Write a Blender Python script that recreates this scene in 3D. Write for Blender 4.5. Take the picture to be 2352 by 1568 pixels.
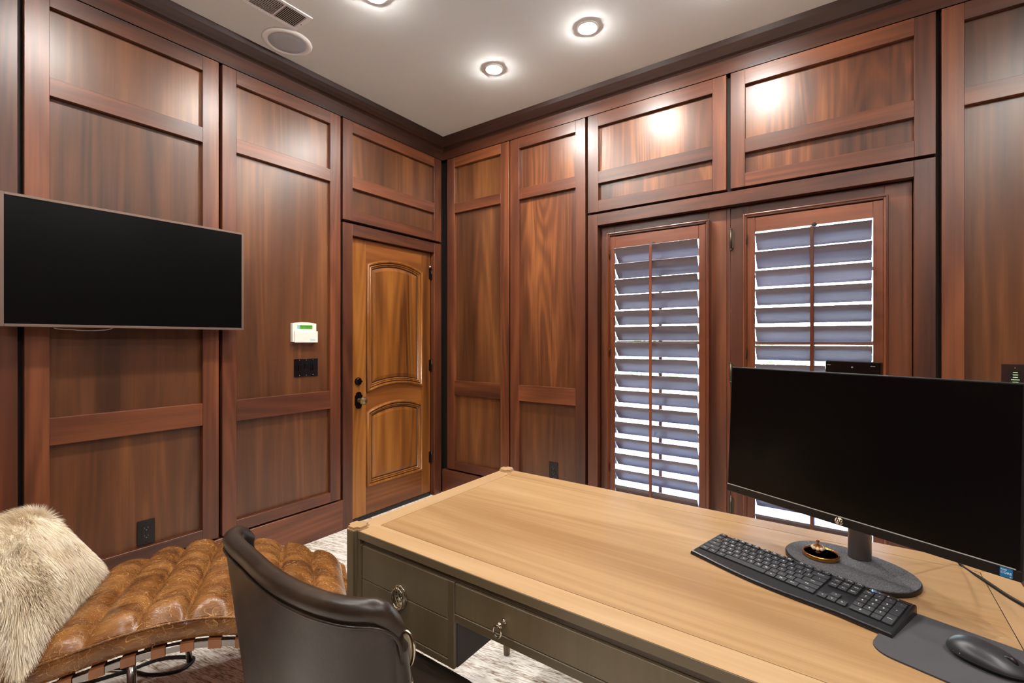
import bpy, bmesh, math, random
from mathutils import Vector, Matrix, noise
random.seed(7)
R = math.radians
sc = bpy.context.scene
for o in list(bpy.data.objects):
    bpy.data.objects.remove(o)
COL = sc.collection

# ------------------------------------------------------------------ camera
F_PX, W_PX = 1080.0, 2352.0
YAW = math.atan(774 / 1080.0)
CAM_H = 1.30
cd = bpy.data.cameras.new('camera')
cam = bpy.data.objects.new('camera', cd)
COL.objects.link(cam)
cam.location = (0, 0, CAM_H)
cam.rotation_euler = (R(90), 0, YAW)
cd.sensor_fit = 'HORIZONTAL'
cd.sensor_width = 36
cd.lens = 36 * F_PX / W_PX
cd.shift_y = -4 / W_PX
cd.clip_start = 0.02
sc.camera = cam

# ------------------------------------------------------------------ view, world
sc.view_settings.view_transform = 'Standard'
sc.view_settings.look = 'None'
sc.view_settings.gamma = 1
sc.view_settings.use_curve_mapping = False
sc.view_settings.exposure = 1.05
w = bpy.data.worlds.new('sky')
sc.world = w
w.use_nodes = True
wn = w.node_tree
bg = wn.nodes['Background']
sky = wn.nodes.new('ShaderNodeTexSky')
sky.sky_type = 'NISHITA'
sky.sun_disc = False
sky.sun_elevation = R(48)
sky.sun_rotation = R(200)
sky.ozone_density = 2.5
wn.links.new(sky.outputs[0], bg.inputs[0])
bg.inputs[1].default_value = 5.0

LAMP_E = 520.0         # emission of the recessed lamps

# ------------------------------------------------------------------ material helpers
def lin(c):
    return tuple(((x / 255) / 12.92 if x / 255 <= 0.04045 else ((x / 255 + 0.055) / 1.055) ** 2.4) for x in c) + (1,)

class NT:
    def __init__(s, name):
        s.mat = bpy.data.materials.new(name)
        s.mat.use_nodes = True
        s.t = s.mat.node_tree
        s.b = s.t.nodes['Principled BSDF']
    def n(s, typ, **kw):
        x = s.t.nodes.new(typ)
        for k, v in kw.items():
            if k.startswith('i_'):
                key = k[2:]
                key = int(key) if key.isdigit() else key.replace('_', ' ')
                x.inputs[key].default_value = v
            else:
                setattr(x, k, v)
        return x
    def l(s, a, b):
        s.t.links.new(a, b)
    def math(s, op, a, b=None, c=None, clamp=False):
        x = s.t.nodes.new('ShaderNodeMath')
        x.operation = op
        x.use_clamp = clamp
        for i, v in enumerate((a, b, c)):
            if v is None:
                continue
            if isinstance(v, (int, float)):
                x.inputs[i].default_value = v
            else:
                s.l(v, x.inputs[i])
        return x.outputs[0]
    def mix(s, fac, a, b, mode='MIX'):
        x = s.t.nodes.new('ShaderNodeMix')
        x.data_type = 'RGBA'
        x.blend_type = mode
        for i, v in ((0, fac), (6, a), (7, b)):
            if isinstance(v, (int, float)):
                x.inputs[i].default_value = v
            elif isinstance(v, tuple):
                x.inputs[i].default_value = v
            else:
                s.l(v, x.inputs[i])
        return x.outputs[2]
    def ramp(s, fac, stops):
        x = s.t.nodes.new('ShaderNodeValToRGB')
        e = x.color_ramp.elements
        while len(e) < len(stops):
            e.new(0.5)
        for el, (p, c) in zip(e, stops):
            el.position = p
            el.color = c if len(c) == 4 else c + (1,)
        s.l(fac, x.inputs[0])
        return x.outputs[0]
    def maprange(s, v, a, b, c, d):
        x = s.t.nodes.new('ShaderNodeMapRange')
        s.l(v, x.inputs[0])
        for i, k in enumerate((a, b, c, d)):
            x.inputs[1 + i].default_value = k
        return x.outputs[0]
    def coords(s, scale=(1, 1, 1), seeded=False, rot=(0, 0, 0)):
        tc = s.n('ShaderNodeTexCoord').outputs['Object']
        if any(rot):
            m0 = s.n('ShaderNodeMapping')
            m0.inputs['Rotation'].default_value = rot
            s.l(tc, m0.inputs[0])
            tc = m0.outputs[0]
        m = s.n('ShaderNodeMapping')
        m.inputs['Scale'].default_value = scale
        s.l(tc, m.inputs[0])
        v = m.outputs[0]
        if seeded:
            at = s.n('ShaderNodeAttribute', attribute_name='seed')
            mul = s.n('ShaderNodeVectorMath', operation='MULTIPLY_ADD')
            s.l(at.outputs['Color'], mul.inputs[0])
            mul.inputs[1].default_value = (13.7, 7.3, 31.1)
            s.l(v, mul.inputs[2])
            v = mul.outputs[0]
        return v
    def noise(s, vec, scale, detail=2.0, rough=0.5, dist=0.0):
        x = s.n('ShaderNodeTexNoise')
        s.l(vec, x.inputs['Vector'])
        x.inputs['Scale'].default_value = scale
        x.inputs['Detail'].default_value = detail
        x.inputs['Roughness'].default_value = rough
        x.inputs['Distortion'].default_value = dist
        return x.outputs['Fac']
    def bump(s, h, strength, dist=0.001):
        x = s.n('ShaderNodeBump')
        x.inputs['Strength'].default_value = strength
        x.inputs['Distance'].default_value = dist
        s.l(h, x.inputs['Height'])
        s.l(x.outputs[0], s.b.inputs['Normal'])

def wood(name, along, dark, mid, light, rough=0.36, fig=1.0, scale=1.0, coat=0.28, lines=0.5, pore=0.35):
    m = NT(name)
    k = 0.085
    def sv(a, b):
        v = [a * scale] * 3
        v[along] = b * scale
        return tuple(v)
    v = m.coords(sv(1, k), seeded=True)
    fine = m.coords(sv(1, 0.02), seeded=True)
    big = m.noise(v, 2.3, 2, 0.55, 0.4)
    mids = m.noise(v, 9.0, 3, 0.6, 0.25)
    cont = m.noise(v, 3.6, 1.5, 0.4, 0.15)
    ring = m.math('SINE', m.math('MULTIPLY', cont, 95.0 * fig))
    ring = m.maprange(ring, -1, 1, 0, 1)
    streak = m.noise(fine, 85.0, 3, 0.7)
    at = m.n('ShaderNodeAttribute', attribute_name='seed')
    sep = m.n('ShaderNodeSeparateColor')
    m.l(at.outputs['Color'], sep.inputs[0])
    t = m.math('ADD', m.math('MULTIPLY', m.maprange(big, 0.3, 0.7, 0, 1), 0.50), m.math('MULTIPLY', m.maprange(mids, 0.3, 0.7, 0, 1), 0.38))
    t = m.math('ADD', t, m.math('MULTIPLY', ring, 0.13 * lines * 2))
    t = m.math('ADD', t, m.math('MULTIPLY_ADD', sep.outputs[1], 0.22, -0.14))
    t = m.math('ADD', t, m.math('MULTIPLY_ADD', streak, pore, -pore * 0.5), clamp=True)
    col = m.ramp(t, [(0.08, dark), (0.5, mid), (0.95, light)])
    m.l(col, m.b.inputs['Base Color'])
    m.b.inputs['Roughness'].default_value = rough
    m.b.inputs['IOR'].default_value = 1.5
    m.b.inputs['Coat Weight'].default_value = coat
    m.b.inputs['Coat Roughness'].default_value = 0.36
    iso = m.coords((1, 1, 1))
    h = m.math('ADD', m.math('MULTIPLY', streak, 0.5), m.math('MULTIPLY', m.noise(iso, 420, 2), 0.8))
    m.bump(h, 0.16, 0.0006)
    return m.mat

def plain(name, col, rough=0.5, metal=0.0, spec=0.5, coat=0.0, bump=None, var=0.0, vs=9):
    m = NT(name)
    c = lin(col)
    v = m.coords()
    if var:
        nz = m.noise(v, vs, 3)
        m.l(m.mix(m.maprange(nz, 0.3, 0.7, 0, 1), tuple(x * (1 - var) for x in c[:3]) + (1,), tuple(min(1, x * (1 + var)) for x in c[:3]) + (1,)), m.b.inputs['Base Color'])
    else:
        m.b.inputs['Base Color'].default_value = c
    m.b.inputs['Roughness'].default_value = rough
    m.b.inputs['Metallic'].default_value = metal
    m.b.inputs['Specular IOR Level'].default_value = spec
    m.b.inputs['Coat Weight'].default_value = coat
    if bump:
        m.bump(m.noise(v, bump[0], 3), bump[1], bump[2] if len(bump) > 2 else 0.001)
    return m.mat

def emit(name, col, e):
    m = NT(name)
    m.b.inputs['Base Color'].default_value = (0.04, 0.04, 0.04, 1)
    m.b.inputs['Emission Color'].default_value = lin(col)
    m.b.inputs['Emission Strength'].default_value = e
    return m.mat

D_, M_, L_ = lin((46, 22, 13)), lin((92, 48, 28)), lin((140, 80, 46))
M = {}
M['wz'] = wood('mahogany_upright_grain', 2, D_, M_, L_)
M['wy'] = wood('mahogany_grain_left_wall_rails', 1, D_, M_, L_)
M['wx'] = wood('mahogany_grain_right_wall_rails', 0, D_, M_, L_)
P_ = (lin((60, 33, 18)), lin((97, 57, 31)), lin((142, 90, 48)))
M['fz'] = wood('mahogany_veneer_field', 2, *P_, fig=0.8, lines=0.5, rough=0.34)
M['fzb'] = wood('mahogany_flame_veneer', 2, lin((52, 27, 15)), lin((98, 54, 29)), lin((150, 92, 50)), fig=1.2, lines=0.7, rough=0.34, scale=1.3)
M['dz'] = wood('door_wood_upright', 2, lin((80, 42, 15)), lin((136, 82, 32)), lin((170, 112, 50)), rough=0.32, fig=0.9, coat=0.1, lines=0.7)
M['dy'] = wood('door_wood_cross', 1, lin((80, 42, 16)), lin((126, 72, 30)), lin((158, 100, 46)), rough=0.32, coat=0.1)
M['cx'] = wood('dark_cornice_wood_x', 0, lin((32, 18, 14)), lin((52, 30, 22)), lin((70, 42, 30)), rough=0.42)
M['cy'] = wood('dark_cornice_wood_y', 1, lin((32, 18, 14)), lin((52, 30, 22)), lin((70, 42, 30)), rough=0.42)
M['sz'] = wood('shutter_wood_upright', 2, lin((62, 27, 15)), lin((102, 52, 29)), lin((138, 76, 44)), rough=0.3)
M['sx'] = wood('shutter_wood_cross', 0, lin((62, 27, 15)), lin((102, 52, 29)), lin((138, 76, 44)), rough=0.3)
M['lx'] = wood('cool_tinted_louvre_wood', 0, lin((80, 64, 66)), lin((102, 86, 90)), lin((120, 104, 108)), rough=0.22, lines=0.15, coat=0.7)  # brown slats greyed cooler: bluish sky sheen put into the colour
M['tx'] = wood('desk_top_veneer', 0, lin((152, 116, 76)), lin((176, 141, 99)), lin((190, 158, 118)), rough=0.27, fig=0.9, lines=0.7, pore=0.5)
M['ty'] = wood('desk_top_border_cross', 1, lin((156, 121, 82)), lin((178, 144, 104)), lin((190, 158, 118)), rough=0.3, fig=0.8, lines=0.4, pore=0.3)
M['kz'] = wood('desk_grey_brown_paint', 2, lin((84, 72, 52)), lin((104, 90, 66)), lin((118, 104, 80)), rough=0.38, lines=0.1, pore=0.3)
M['kx'] = wood('desk_grey_brown_paint_x', 0, lin((84, 72, 52)), lin((104, 90, 66)), lin((118, 104, 80)), rough=0.38, lines=0.1, pore=0.3)
M['dgrey'] = plain('desk_inner_charcoal', (66, 60, 58), 0.6)
M['black'] = plain('black_plastic', (16, 16, 18), 0.42)
M['blackgloss'] = plain('black_gloss', (12, 12, 14), 0.12, coat=0.4)
M['outletplate'] = plain('dark_outlet_plate', (24, 16, 13), 0.3)
M['screen'] = plain('dark_screen', (5, 5, 6), 0.25, spec=0.25)
M['tvscreen'] = plain('television_screen', (5, 5, 6), 0.3, spec=0.12)
M['tvbezel'] = plain('television_bezel', (118, 98, 88), 0.35, metal=0.35)
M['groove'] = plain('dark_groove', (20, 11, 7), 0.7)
M['bronze'] = plain('oil_rubbed_bronze', (42, 34, 30), 0.22, metal=0.85)
M['oldbrass'] = plain('worn_brass', (150, 130, 92), 0.28, metal=0.9)
M['nickel'] = plain('polished_nickel', (214, 204, 186), 0.12, metal=1.0)
M['chrome'] = plain('chrome', (150, 144, 140), 0.16, metal=1.0)
M['gold'] = plain('gold', (214, 160, 84), 0.2, metal=1.0)
M['steel'] = plain('brushed_grey_stand', (158, 150, 146), 0.42, metal=0.45)
M['white'] = plain('white_plastic', (236, 230, 220), 0.4)
M['cableblack'] = plain('cable_black', (14, 14, 15), 0.45)
M['cablewhite'] = plain('cable_white', (200, 188, 178), 0.4)
M['glass_black'] = plain('navy_enamel', (10, 16, 34), 0.06, coat=1.0)
M['pearl'] = plain('pearl', (240, 214, 180), 0.15, coat=0.6)
M['darkmetal'] = plain('dark_hinge_metal', (46, 36, 30), 0.35, metal=0.8)
M['agedhinge'] = plain('aged_hinge_metal', (92, 84, 68), 0.42, metal=0.8)
M['ventwhite'] = plain('vent_white', (246, 248, 250), 0.5)
M['ventslat'] = plain('vent_slat', (206, 198, 190), 0.5)
M['ventdark'] = plain('vent_dark', (38, 38, 42), 0.7)
M['grille'] = plain('speaker_grille', (190, 198, 206), 0.7, bump=(900, 0.2, 0.0004))
M['speakerrim'] = plain('speaker_rim', (242, 242, 242), 0.5)
M['lamp'] = emit('lamp_glow', (255, 250, 242), LAMP_E)
M['lcd'] = emit('green_display', (96, 200, 20), 0.34)
M['led'] = emit('pale_green_led', (214, 240, 178), 0.5)
M['legend'] = plain('key_legend', (226, 226, 226), 0.5)
M['keycap'] = plain('keycap', (40, 41, 45), 0.48, bump=(1200, 0.1, 0.0003))
M['keybase'] = plain('keyboard_base', (28, 29, 32), 0.3)
M['mousepad'] = plain('mousepad_cloth', (66, 65, 68), 0.85, bump=(1400, 0.5, 0.0006), var=0.12)
M['standfabric'] = plain('speckled_grey_fabric', (92, 92, 96), 0.85, bump=(700, 0.9, 0.001), var=0.5, vs=330)
M['mouse'] = plain('mouse_body', (46, 47, 51), 0.38)
M['logo'] = plain('logo_cream', (250, 232, 206), 0.4)
M['sticker'] = plain('blue_sticker', (22, 120, 176), 0.3)
M['concrete'] = plain('patio_stone', (208, 212, 216), 0.9, var=0.15)
M['gardenwall'] = plain('garden_wall_render', (220, 196, 160), 0.9, var=0.1)
M['leaf'] = plain('garden_leaf', (96, 140, 60), 0.6, var=0.3)

def ceiling_mat():
    m = NT('ceiling_paint')
    v = m.coords()
    nz = m.noise(v, 1.2, 3)
    m.l(m.mix(m.maprange(nz, 0.3, 0.7, 0, 1), lin((226, 231, 229)), lin((234, 238, 236))), m.b.inputs['Base Color'])
    m.b.inputs['Roughness'].default_value = 0.85
    m.bump(m.noise(v, 260, 3), 0.12, 0.001)
    return m.mat
M['ceil'] = ceiling_mat()

def carpet_mat():
    m = NT('carpet_pile')
    v = m.coords((4, 42, 10), rot=(0, 0, R(-11)))
    v2 = m.coords((26, 190, 50), rot=(0, 0, R(-11)))
    a = m.noise(v, 1.0, 4, 0.7)
    b = m.noise(v2, 1.0, 2, 0.6)
    t = m.math('ADD', m.math('MULTIPLY', a, 0.5), m.math('MULTIPLY', b, 0.5))
    c = m.ramp(t, [(0.36, lin((120, 100, 84))), (0.45, lin((196, 184, 170))), (0.53, lin((242, 239, 232))), (0.66, lin((252, 251, 248)))])
    m.l(c, m.b.inputs['Base Color'])
    m.b.inputs['Roughness'].default_value = 0.95
    m.b.inputs['Specular IOR Level'].default_value = 0.1
    m.bump(b, 0.9, 0.004)
    return m.mat
M['carpet'] = carpet_mat()

def leather_mat(name, dark, mid, light, crack, rough, amount=1.0):
    m = NT(name)
    v0 = m.coords((1, 1, 1), rot=(0, 0, R(-60)))       # local x runs along the daybed
    mp = m.n('ShaderNodeMapping')
    mp.inputs['Scale'].default_value = (0.42, 1.25, 1.0)
    m.l(v0, mp.inputs[0])
    v = mp.outputs[0]
    wv = m.n('ShaderNodeVectorMath', operation='MULTIPLY_ADD')
    nz = m.n('ShaderNodeTexNoise')
    m.l(v0, nz.inputs['Vector'])
    nz.inputs['Scale'].default_value = 7
    m.l(nz.outputs['Color'], wv.inputs[0])
    wv.inputs[1].default_value = (0.12, 0.12, 0.12)
    m.l(v, wv.inputs[2])
    v = wv.outputs[0]
    base = m.ramp(m.noise(v, 12, 4, 0.6), [(0.3, dark), (0.5, mid), (0.72, light)])
    tot = None
    for k, (s, f, wd) in enumerate(((16, 9, 0.026), (34, 7, 0.034), (12, 13, 0.024), (60, 6, 0.05), (24, 11, 0.026))):
        n = m.noise(v, s, 1.0, 0.5, 0.6)
        fr = m.math('FRACT', m.math('MULTIPLY', n, float(f)))
        d = m.math('ABSOLUTE', m.math('SUBTRACT', fr, 0.5))
        ln = m.maprange(d, 0.0, wd, 1, 0)
        mask = m.maprange(m.noise(v, 7 + 5 * k, 3), 0.44, 0.6, 0, 1)
        ln = m.math('MULTIPLY', ln, mask)
        tot = ln if tot is None else m.math('MAXIMUM', tot, ln)
    tot = m.math('MULTIPLY', tot, amount, clamp=True)
    m.l(m.mix(tot, base, crack), m.b.inputs['Base Color'])
    m.l(m.math('MULTIPLY_ADD', tot, 0.25, rough), m.b.inputs['Roughness'])
    h = m.math('ADD', m.math('MULTIPLY', m.noise(v, 38, 4, 0.65), 1.0), m.math('MULTIPLY', tot, -0.25))
    m.bump(h, 0.5, 0.004)
    return m.mat
M['leather'] = leather_mat('distressed_tan_leather', lin((78, 44, 20)), lin((122, 77, 36)), lin((154, 104, 53)), lin((216, 170, 108)), 0.27, 0.85)
M['strap'] = plain('tan_leather_strap', (150, 96, 58), 0.4, bump=(90, 0.3, 0.001), var=0.2)

def chairleather():
    m = NT('dark_brown_leather')
    v = m.coords()
    c = m.ramp(m.noise(v, 7, 4, 0.65), [(0.3, lin((34, 26, 20))), (0.55, lin((46, 36, 28))), (0.75, lin((66, 52, 41)))])
    m.l(c, m.b.inputs['Base Color'])
    m.l(m.maprange(m.noise(v, 5, 3), 0.3, 0.7, 0.28, 0.42), m.b.inputs['Roughness'])
    m.bump(m.noise(v, 140, 4, 0.7), 0.22, 0.0015)
    return m.mat
M['chair'] = chairleather()

def glass_mat():
    m = NT('window_glass')
    t = m.t
    tr = m.n('ShaderNodeBsdfTransparent')
    gl = m.n('ShaderNodeBsdfGlossy')
    gl.inputs['Roughness'].default_value = 0.02
    fr = m.n('ShaderNodeFresnel')
    mx = m.n('ShaderNodeMixShader')
    m.l(fr.outputs[0], mx.inputs[0])
    m.l(tr.outputs[0], mx.inputs[1])
    m.l(gl.outputs[0], mx.inputs[2])
    m.l(mx.outputs[0], t.nodes['Material Output'].inputs['Surface'])
    return m.mat
M['glass'] = glass_mat()

def fur_mat():
    m = NT('cream_sheepskin_fur')
    at = m.n('ShaderNodeAttribute', attribute_name='seed')
    sep = m.n('ShaderNodeSeparateColor')
    m.l(at.outputs['Color'], sep.inputs[0])
    v = m.coords()
    patch = m.maprange(m.noise(v, 9, 3), 0.42, 0.66, 0, 1)
    c = m.ramp(sep.outputs[0], [(0.0, lin((196, 170, 134))), (0.35, lin((236, 222, 196))), (1.0, lin((250, 242, 226)))])
    c = m.mix(m.math('MULTIPLY', patch, 0.30), c, lin((176, 140, 96)))
    m.l(c, m.b.inputs['Base Color'])
    m.b.inputs['Roughness'].default_value = 0.7
    m.b.inputs['Specular IOR Level'].default_value = 0.25
    return m.mat
M['fur'] = fur_mat()

# ------------------------------------------------------------------ mesh builder
class MB:
    def __init__(s):
        s.v, s.f, s.m, s.s, s.sm = [], [], [], [], []
    def add(s, verts, faces, mat=0, seed=None, smooth=False, mtx=None):
        o = len(s.v)
        s.v += [tuple(mtx @ Vector(p)) for p in verts] if mtx else [tuple(p) for p in verts]
        if seed is None:
            seed = (random.random(), random.random(), random.random())
        for f in faces:
            s.f.append([i + o for i in f])
            s.m.append(mat)
            s.s.append(seed)
            s.sm.append(smooth)
        return s
    def box(s, x0, x1, y0, y1, z0, z1, mat=0, mtx=None, seed=None):
        x0, x1 = sorted((x0, x1)); y0, y1 = sorted((y0, y1)); z0, z1 = sorted((z0, z1))
        v = [(x0, y0, z0), (x1, y0, z0), (x1, y1, z0), (x0, y1, z0), (x0, y0, z1), (x1, y0, z1), (x1, y1, z1), (x0, y1, z1)]
        f = [(0, 3, 2, 1), (4, 5, 6, 7), (0, 1, 5, 4), (1, 2, 6, 5), (2, 3, 7, 6), (3, 0, 4, 7)]
        return s.add(v, f, mat, seed, False, mtx)
    def prism(s, poly, z0, z1, mat=0, mtx=None, smooth=False, seed=None):
        n = len(poly)
        v = [(x, y, z0) for x, y in poly] + [(x, y, z1) for x, y in poly]
        if seed is None:
            seed = (random.random(), random.random(), random.random())
        s.add(v, [tuple(range(n - 1, -1, -1)), tuple(range(n, 2 * n))], mat, seed, False, mtx)
        return s.add(v, [(i, (i + 1) % n, n + (i + 1) % n, n + i) for i in range(n)], mat, seed, smooth, mtx)
    def lathe(s, prof, n=24, mat=0, mtx=None, smooth=True, seed=None, ry=1.0):
        v, f = [], []
        for r, z in prof:
            for i in range(n):
                a = 2 * math.pi * i / n
                v.append((r * math.cos(a), r * math.sin(a) * ry, z))
        for j in range(len(prof) - 1):
            for i in range(n):
                f.append((j * n + i, j * n + (i + 1) % n, (j + 1) * n + (i + 1) % n, (j + 1) * n + i))
        if prof[0][0] > 1e-6:
            f.append(tuple(range(n - 1, -1, -1)))
        if prof[-1][0] > 1e-6:
            f.append(tuple((len(prof) - 1) * n + i for i in range(n)))
        return s.add(v, f, mat, seed, smooth, mtx)
    def tube(s, pts, r, n=8, mat=0, closed=False, mtx=None, sx=1.0, up=(0, 0, 1), cap=True):
        pts = [Vector(p) for p in pts]
        rr = r if isinstance(r, (list, tuple)) else [r] * len(pts)
        v, f = [], []
        N = len(pts)
        for i, p in enumerate(pts):
            a = pts[i - 1] if (i or closed) else p
            b = pts[(i + 1) % N] if (i < N - 1 or closed) else p
            t = (b - a).normalized()
            u = Vector(up)
            if abs(t.dot(u)) > 0.97:
                u = Vector((1, 0, 0)) if abs(t.x) < 0.9 else Vector((0, 1, 0))
            x = t.cross(u).normalized()
            y = x.cross(t).normalized()
            for k in range(n):
                g = 2 * math.pi * k / n
                v.append(p + x * math.cos(g) * rr[i] * sx + y * math.sin(g) * rr[i])
        for i in range(N if closed else N - 1):
            j = (i + 1) % N
            for k in range(n):
                k2 = (k + 1) % n
                f.append((i * n + k, i * n + k2, j * n + k2, j * n + k))
        if cap and not closed:
            f.append(tuple(range(n - 1, -1, -1)))
            f.append(tuple((N - 1) * n + k for k in range(n)))
        return s.add(v, f, mat, None, True, mtx)
    def grid(s, rows, mat=0, close_u=False, close_v=False, smooth=True, flip=False, mtx=None, seed=None):
        nu, nv = len(rows), len(rows[0])
        v = [p for r in rows for p in r]
        f = []
        for i in range(nu if close_u else nu - 1):
            for j in range(nv if close_v else nv - 1):
                a, b = i * nv + j, i * nv + (j + 1) % nv
                c, d = ((i + 1) % nu) * nv + (j + 1) % nv, ((i + 1) % nu) * nv + j
                f.append((a, d, c, b) if flip else (a, b, c, d))
        return s.add(v, f, mat, seed, smooth, mtx)
    def build(s, name, mats, parent=None, bevel=0.0, seg=1, mtx=None, subsurf=0):
        me = bpy.data.meshes.new(name)
        me.from_pydata(s.v, [], s.f)
        for m in (mats if isinstance(mats, (list, tuple)) else [mats]):
            me.materials.append(M[m] if isinstance(m, str) else m)
        me.polygons.foreach_set('material_index', s.m)
        me.polygons.foreach_set('use_smooth', s.sm)
        at = me.attributes.new('seed', 'FLOAT_COLOR', 'CORNER')
        buf = []
        for f, sd in zip(s.f, s.s):
            buf += [sd[0], sd[1], sd[2], 1.0] * len(f)
        at.data.foreach_set('color', buf)
        me.update()
        o = bpy.data.objects.new(name, me)
        COL.objects.link(o)
        if parent:
            o.parent = parent
        if mtx is not None:
            o.matrix_local = mtx
        if bevel:
            b = o.modifiers.new('bevel', 'BEVEL')
            b.width = bevel
            b.segments = seg
            b.limit_method = 'ANGLE'
            b.angle_limit = R(40)
        if subsurf:
            b = o.modifiers.new('sub', 'SUBSURF')
            b.levels = b.render_levels = subsurf
        return o

def tag(o, label=None, cat=None, group=None, kind=None):
    for k, v in (('label', label), ('category', cat), ('group', group), ('kind', kind)):
        if v:
            o[k] = v
    return o
def empty(name, loc=(0, 0, 0), rz=0.0, rot=None):
    o = bpy.data.objects.new(name, None)
    COL.objects.link(o)
    o.location = loc
    o.rotation_euler = rot or (0, 0, rz)
    return o
def T(x, y, z):
    return Matrix.Translation((x, y, z))
def rounded_rect(w, h, r, n=5, cx=0, cy=0):
    p = []
    for sx, sy, a0 in ((1, 1, 0), (-1, 1, 90), (-1, -1, 180), (1, -1, 270)):
        for k in range(n + 1):
            a = R(a0 + 90 * k / n)
            p.append((cx + sx * (w / 2 - r) + r * math.cos(a), cy + sy * (h / 2 - r) + r * math.sin(a)))
    return p
def text_geo(txt, size, bold=False, shear=0.0, extrude=0.0):
    cu = bpy.data.curves.new('t', 'FONT')
    cu.body = txt
    cu.size = size
    cu.align_x = 'CENTER'
    cu.align_y = 'CENTER'
    cu.extrude = extrude
    cu.shear = shear
    cu.resolution_u = 2
    if bold:
        cu.offset = size * 0.02
    ob = bpy.data.objects.new('t', cu)
    COL.objects.link(ob)
    dg = bpy.context.evaluated_depsgraph_get()
    me = bpy.data.meshes.new_from_object(ob.evaluated_get(dg))
    vs = [tuple(v.co) for v in me.vertices]
    fs = [tuple(p.vertices) for p in me.polygons]
    bpy.data.objects.remove(ob)
    bpy.data.meshes.remove(me)
    bpy.data.curves.remove(cu)
    return vs, fs

# ================================================================== SETTING
XA, YB, HC = -2.81, 2.91, 2.98           # face of left wall panelling, face of window wall panelling, ceiling
XR, YN = 2.05, -1.55                      # walls behind the camera
FR = 0.026                                # frame stands this proud of the fields
GAPD = 0.040

def struct(o):
    o['kind'] = 'structure'
    return o

b = MB(); b.box(XA - 0.3, XR + 0.3, YN - 0.3, YB + 0.14, -0.1, 0)
struct(b.build('floor', 'carpet'))
b = MB(); b.box(XA - 0.3, XR + 0.3, YN - 0.3, YB + 0.3, HC, HC + 0.1)
struct(b.build('ceiling', 'ceil'))

# wall_left backing with an opening for the door
xb = XA - GAPD
DY0, DY1, DTOP = 2.016, 2.811, 2.028
b = MB()
b.box(xb - 0.12, xb, YN - 0.1, 1.95, 0, HC)
b.box(xb - 0.12, xb, DY1 + 0.02, YB + 0.3, 0, HC)
b.box(xb - 0.12, xb, 1.95, DY1 + 0.02, DTOP + 0.012, HC)
b.box(xb - 0.16, xb - 0.055, 1.90, DY1 + 0.10, 0, DTOP + 0.1)  # unseen slab added behind the door to block daylight at its gaps
wl = struct(b.build('wall_left', 'groove'))
# wall_right (the window wall) backing with the opening of the french doors
yb = YB + GAPD
b = MB()
OX0, OX1, OTOP = -1.377, 0.25, 2.070
b.box(xb, OX0 - 0.004, yb, yb + 0.12, 0, HC)
b.box(OX1 + 0.004, XR + 0.1, yb, yb + 0.12, 0, HC)
b.box(OX0 - 0.004, OX1 + 0.004, yb, yb + 0.12, OTOP + 0.004, HC)
wr = struct(b.build('wall_right', 'groove'))

def panelA(y0, y1, z0, z1, fields, fy0, fy1):
    """panelled unit on the left wall; fields: list of (zlow, zhigh)"""
    b = MB()
    x0, x1 = XA - GAPD, XA
    b.box(x0, x1, y0, fy0, z0, z1, 0)
    b.box(x0, x1, fy1, y1, z0, z1, 0)
    zs = [z0] + [z for f in sorted(fields) for z in f] + [z1]
    for k in range(0, len(zs), 2):
        b.box(x0, x1, fy0, fy1, zs[k], zs[k + 1], 1)
    o = b.build('panel_frame', ['wz', 'wy'], wl, bevel=0.0012)
    for f in fields:
        q = MB().box(x0 - 0.002, XA - FR, fy0 - 0.003, fy1 + 0.003, f[0] - 0.003, f[1] + 0.003)
        q.build('panel_field', 'fz', o)
    return o
def panelB(x0, x1, z0, z1, fields, fx0, fx1):
    b = MB()
    y0, y1 = YB, YB + GAPD
    b.box(x0, fx0, y0, y1, z0, z1, 0)
    b.box(fx1, x1, y0, y1, z0, z1, 0)
    zs = [z0] + [z for f in sorted(fields) for z in f] + [z1]
    for k in range(0, len(zs), 2):
        b.box(fx0, fx1, y0, y1, zs[k], zs[k + 1], 1)
    o = b.build('panel_frame', ['wz', 'wx'], wr, bevel=0.0012)
    for f in fields:
        q = MB().box(fx0 - 0.003, fx1 + 0.003, YB + FR, y1 + 0.002, f[0] - 0.003, f[1] + 0.003)
        q.build('panel_field', 'fzb' if (f[0] > 2 and z0 > 1) or random.random() < 0.25 else 'fz', o)
    return o
ZB, ZT = 0.216, 2.820
FULL = [(0.281, 0.841), (0.959, 2.357), (2.436, 2.742)]
yy = 0.392
for k in range(3):
    panelA(yy - 0.75, yy, ZB, ZT, FULL, yy - 0.675, yy - 0.076)
    yy -= 0.769
panelA(0.411, 1.160, ZB, ZT, FULL, 0.488, 1.081)
panelA(1.178, 1.920, ZB, ZT, FULL, 1.252, 1.843)
panelA(1.939, 2.891, 2.127, ZT, [(2.204, 2.358), (2.438, 2.743)], 2.016, 2.808)
panelB(-2.760, -2.118, ZB, ZT, FULL, -2.679, -2.196)
panelB(-2.102, -1.469, ZB, ZT, FULL, -2.021, -1.544)
panelB(-1.449, -0.573, 2.162, ZT, [(2.238, 2.352), (2.432, 2.737)], -1.372, -0.648)
panelB(-0.550, 0.327, 2.162, ZT, [(2.238, 2.352), (2.432, 2.737)], -0.475, 0.251)
panelB(0.347, 1.180, ZB, ZT, FULL, 0.423, 1.104)
panelB(1.198, 2.03, ZB, ZT, FULL, 1.274, 1.954)

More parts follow.
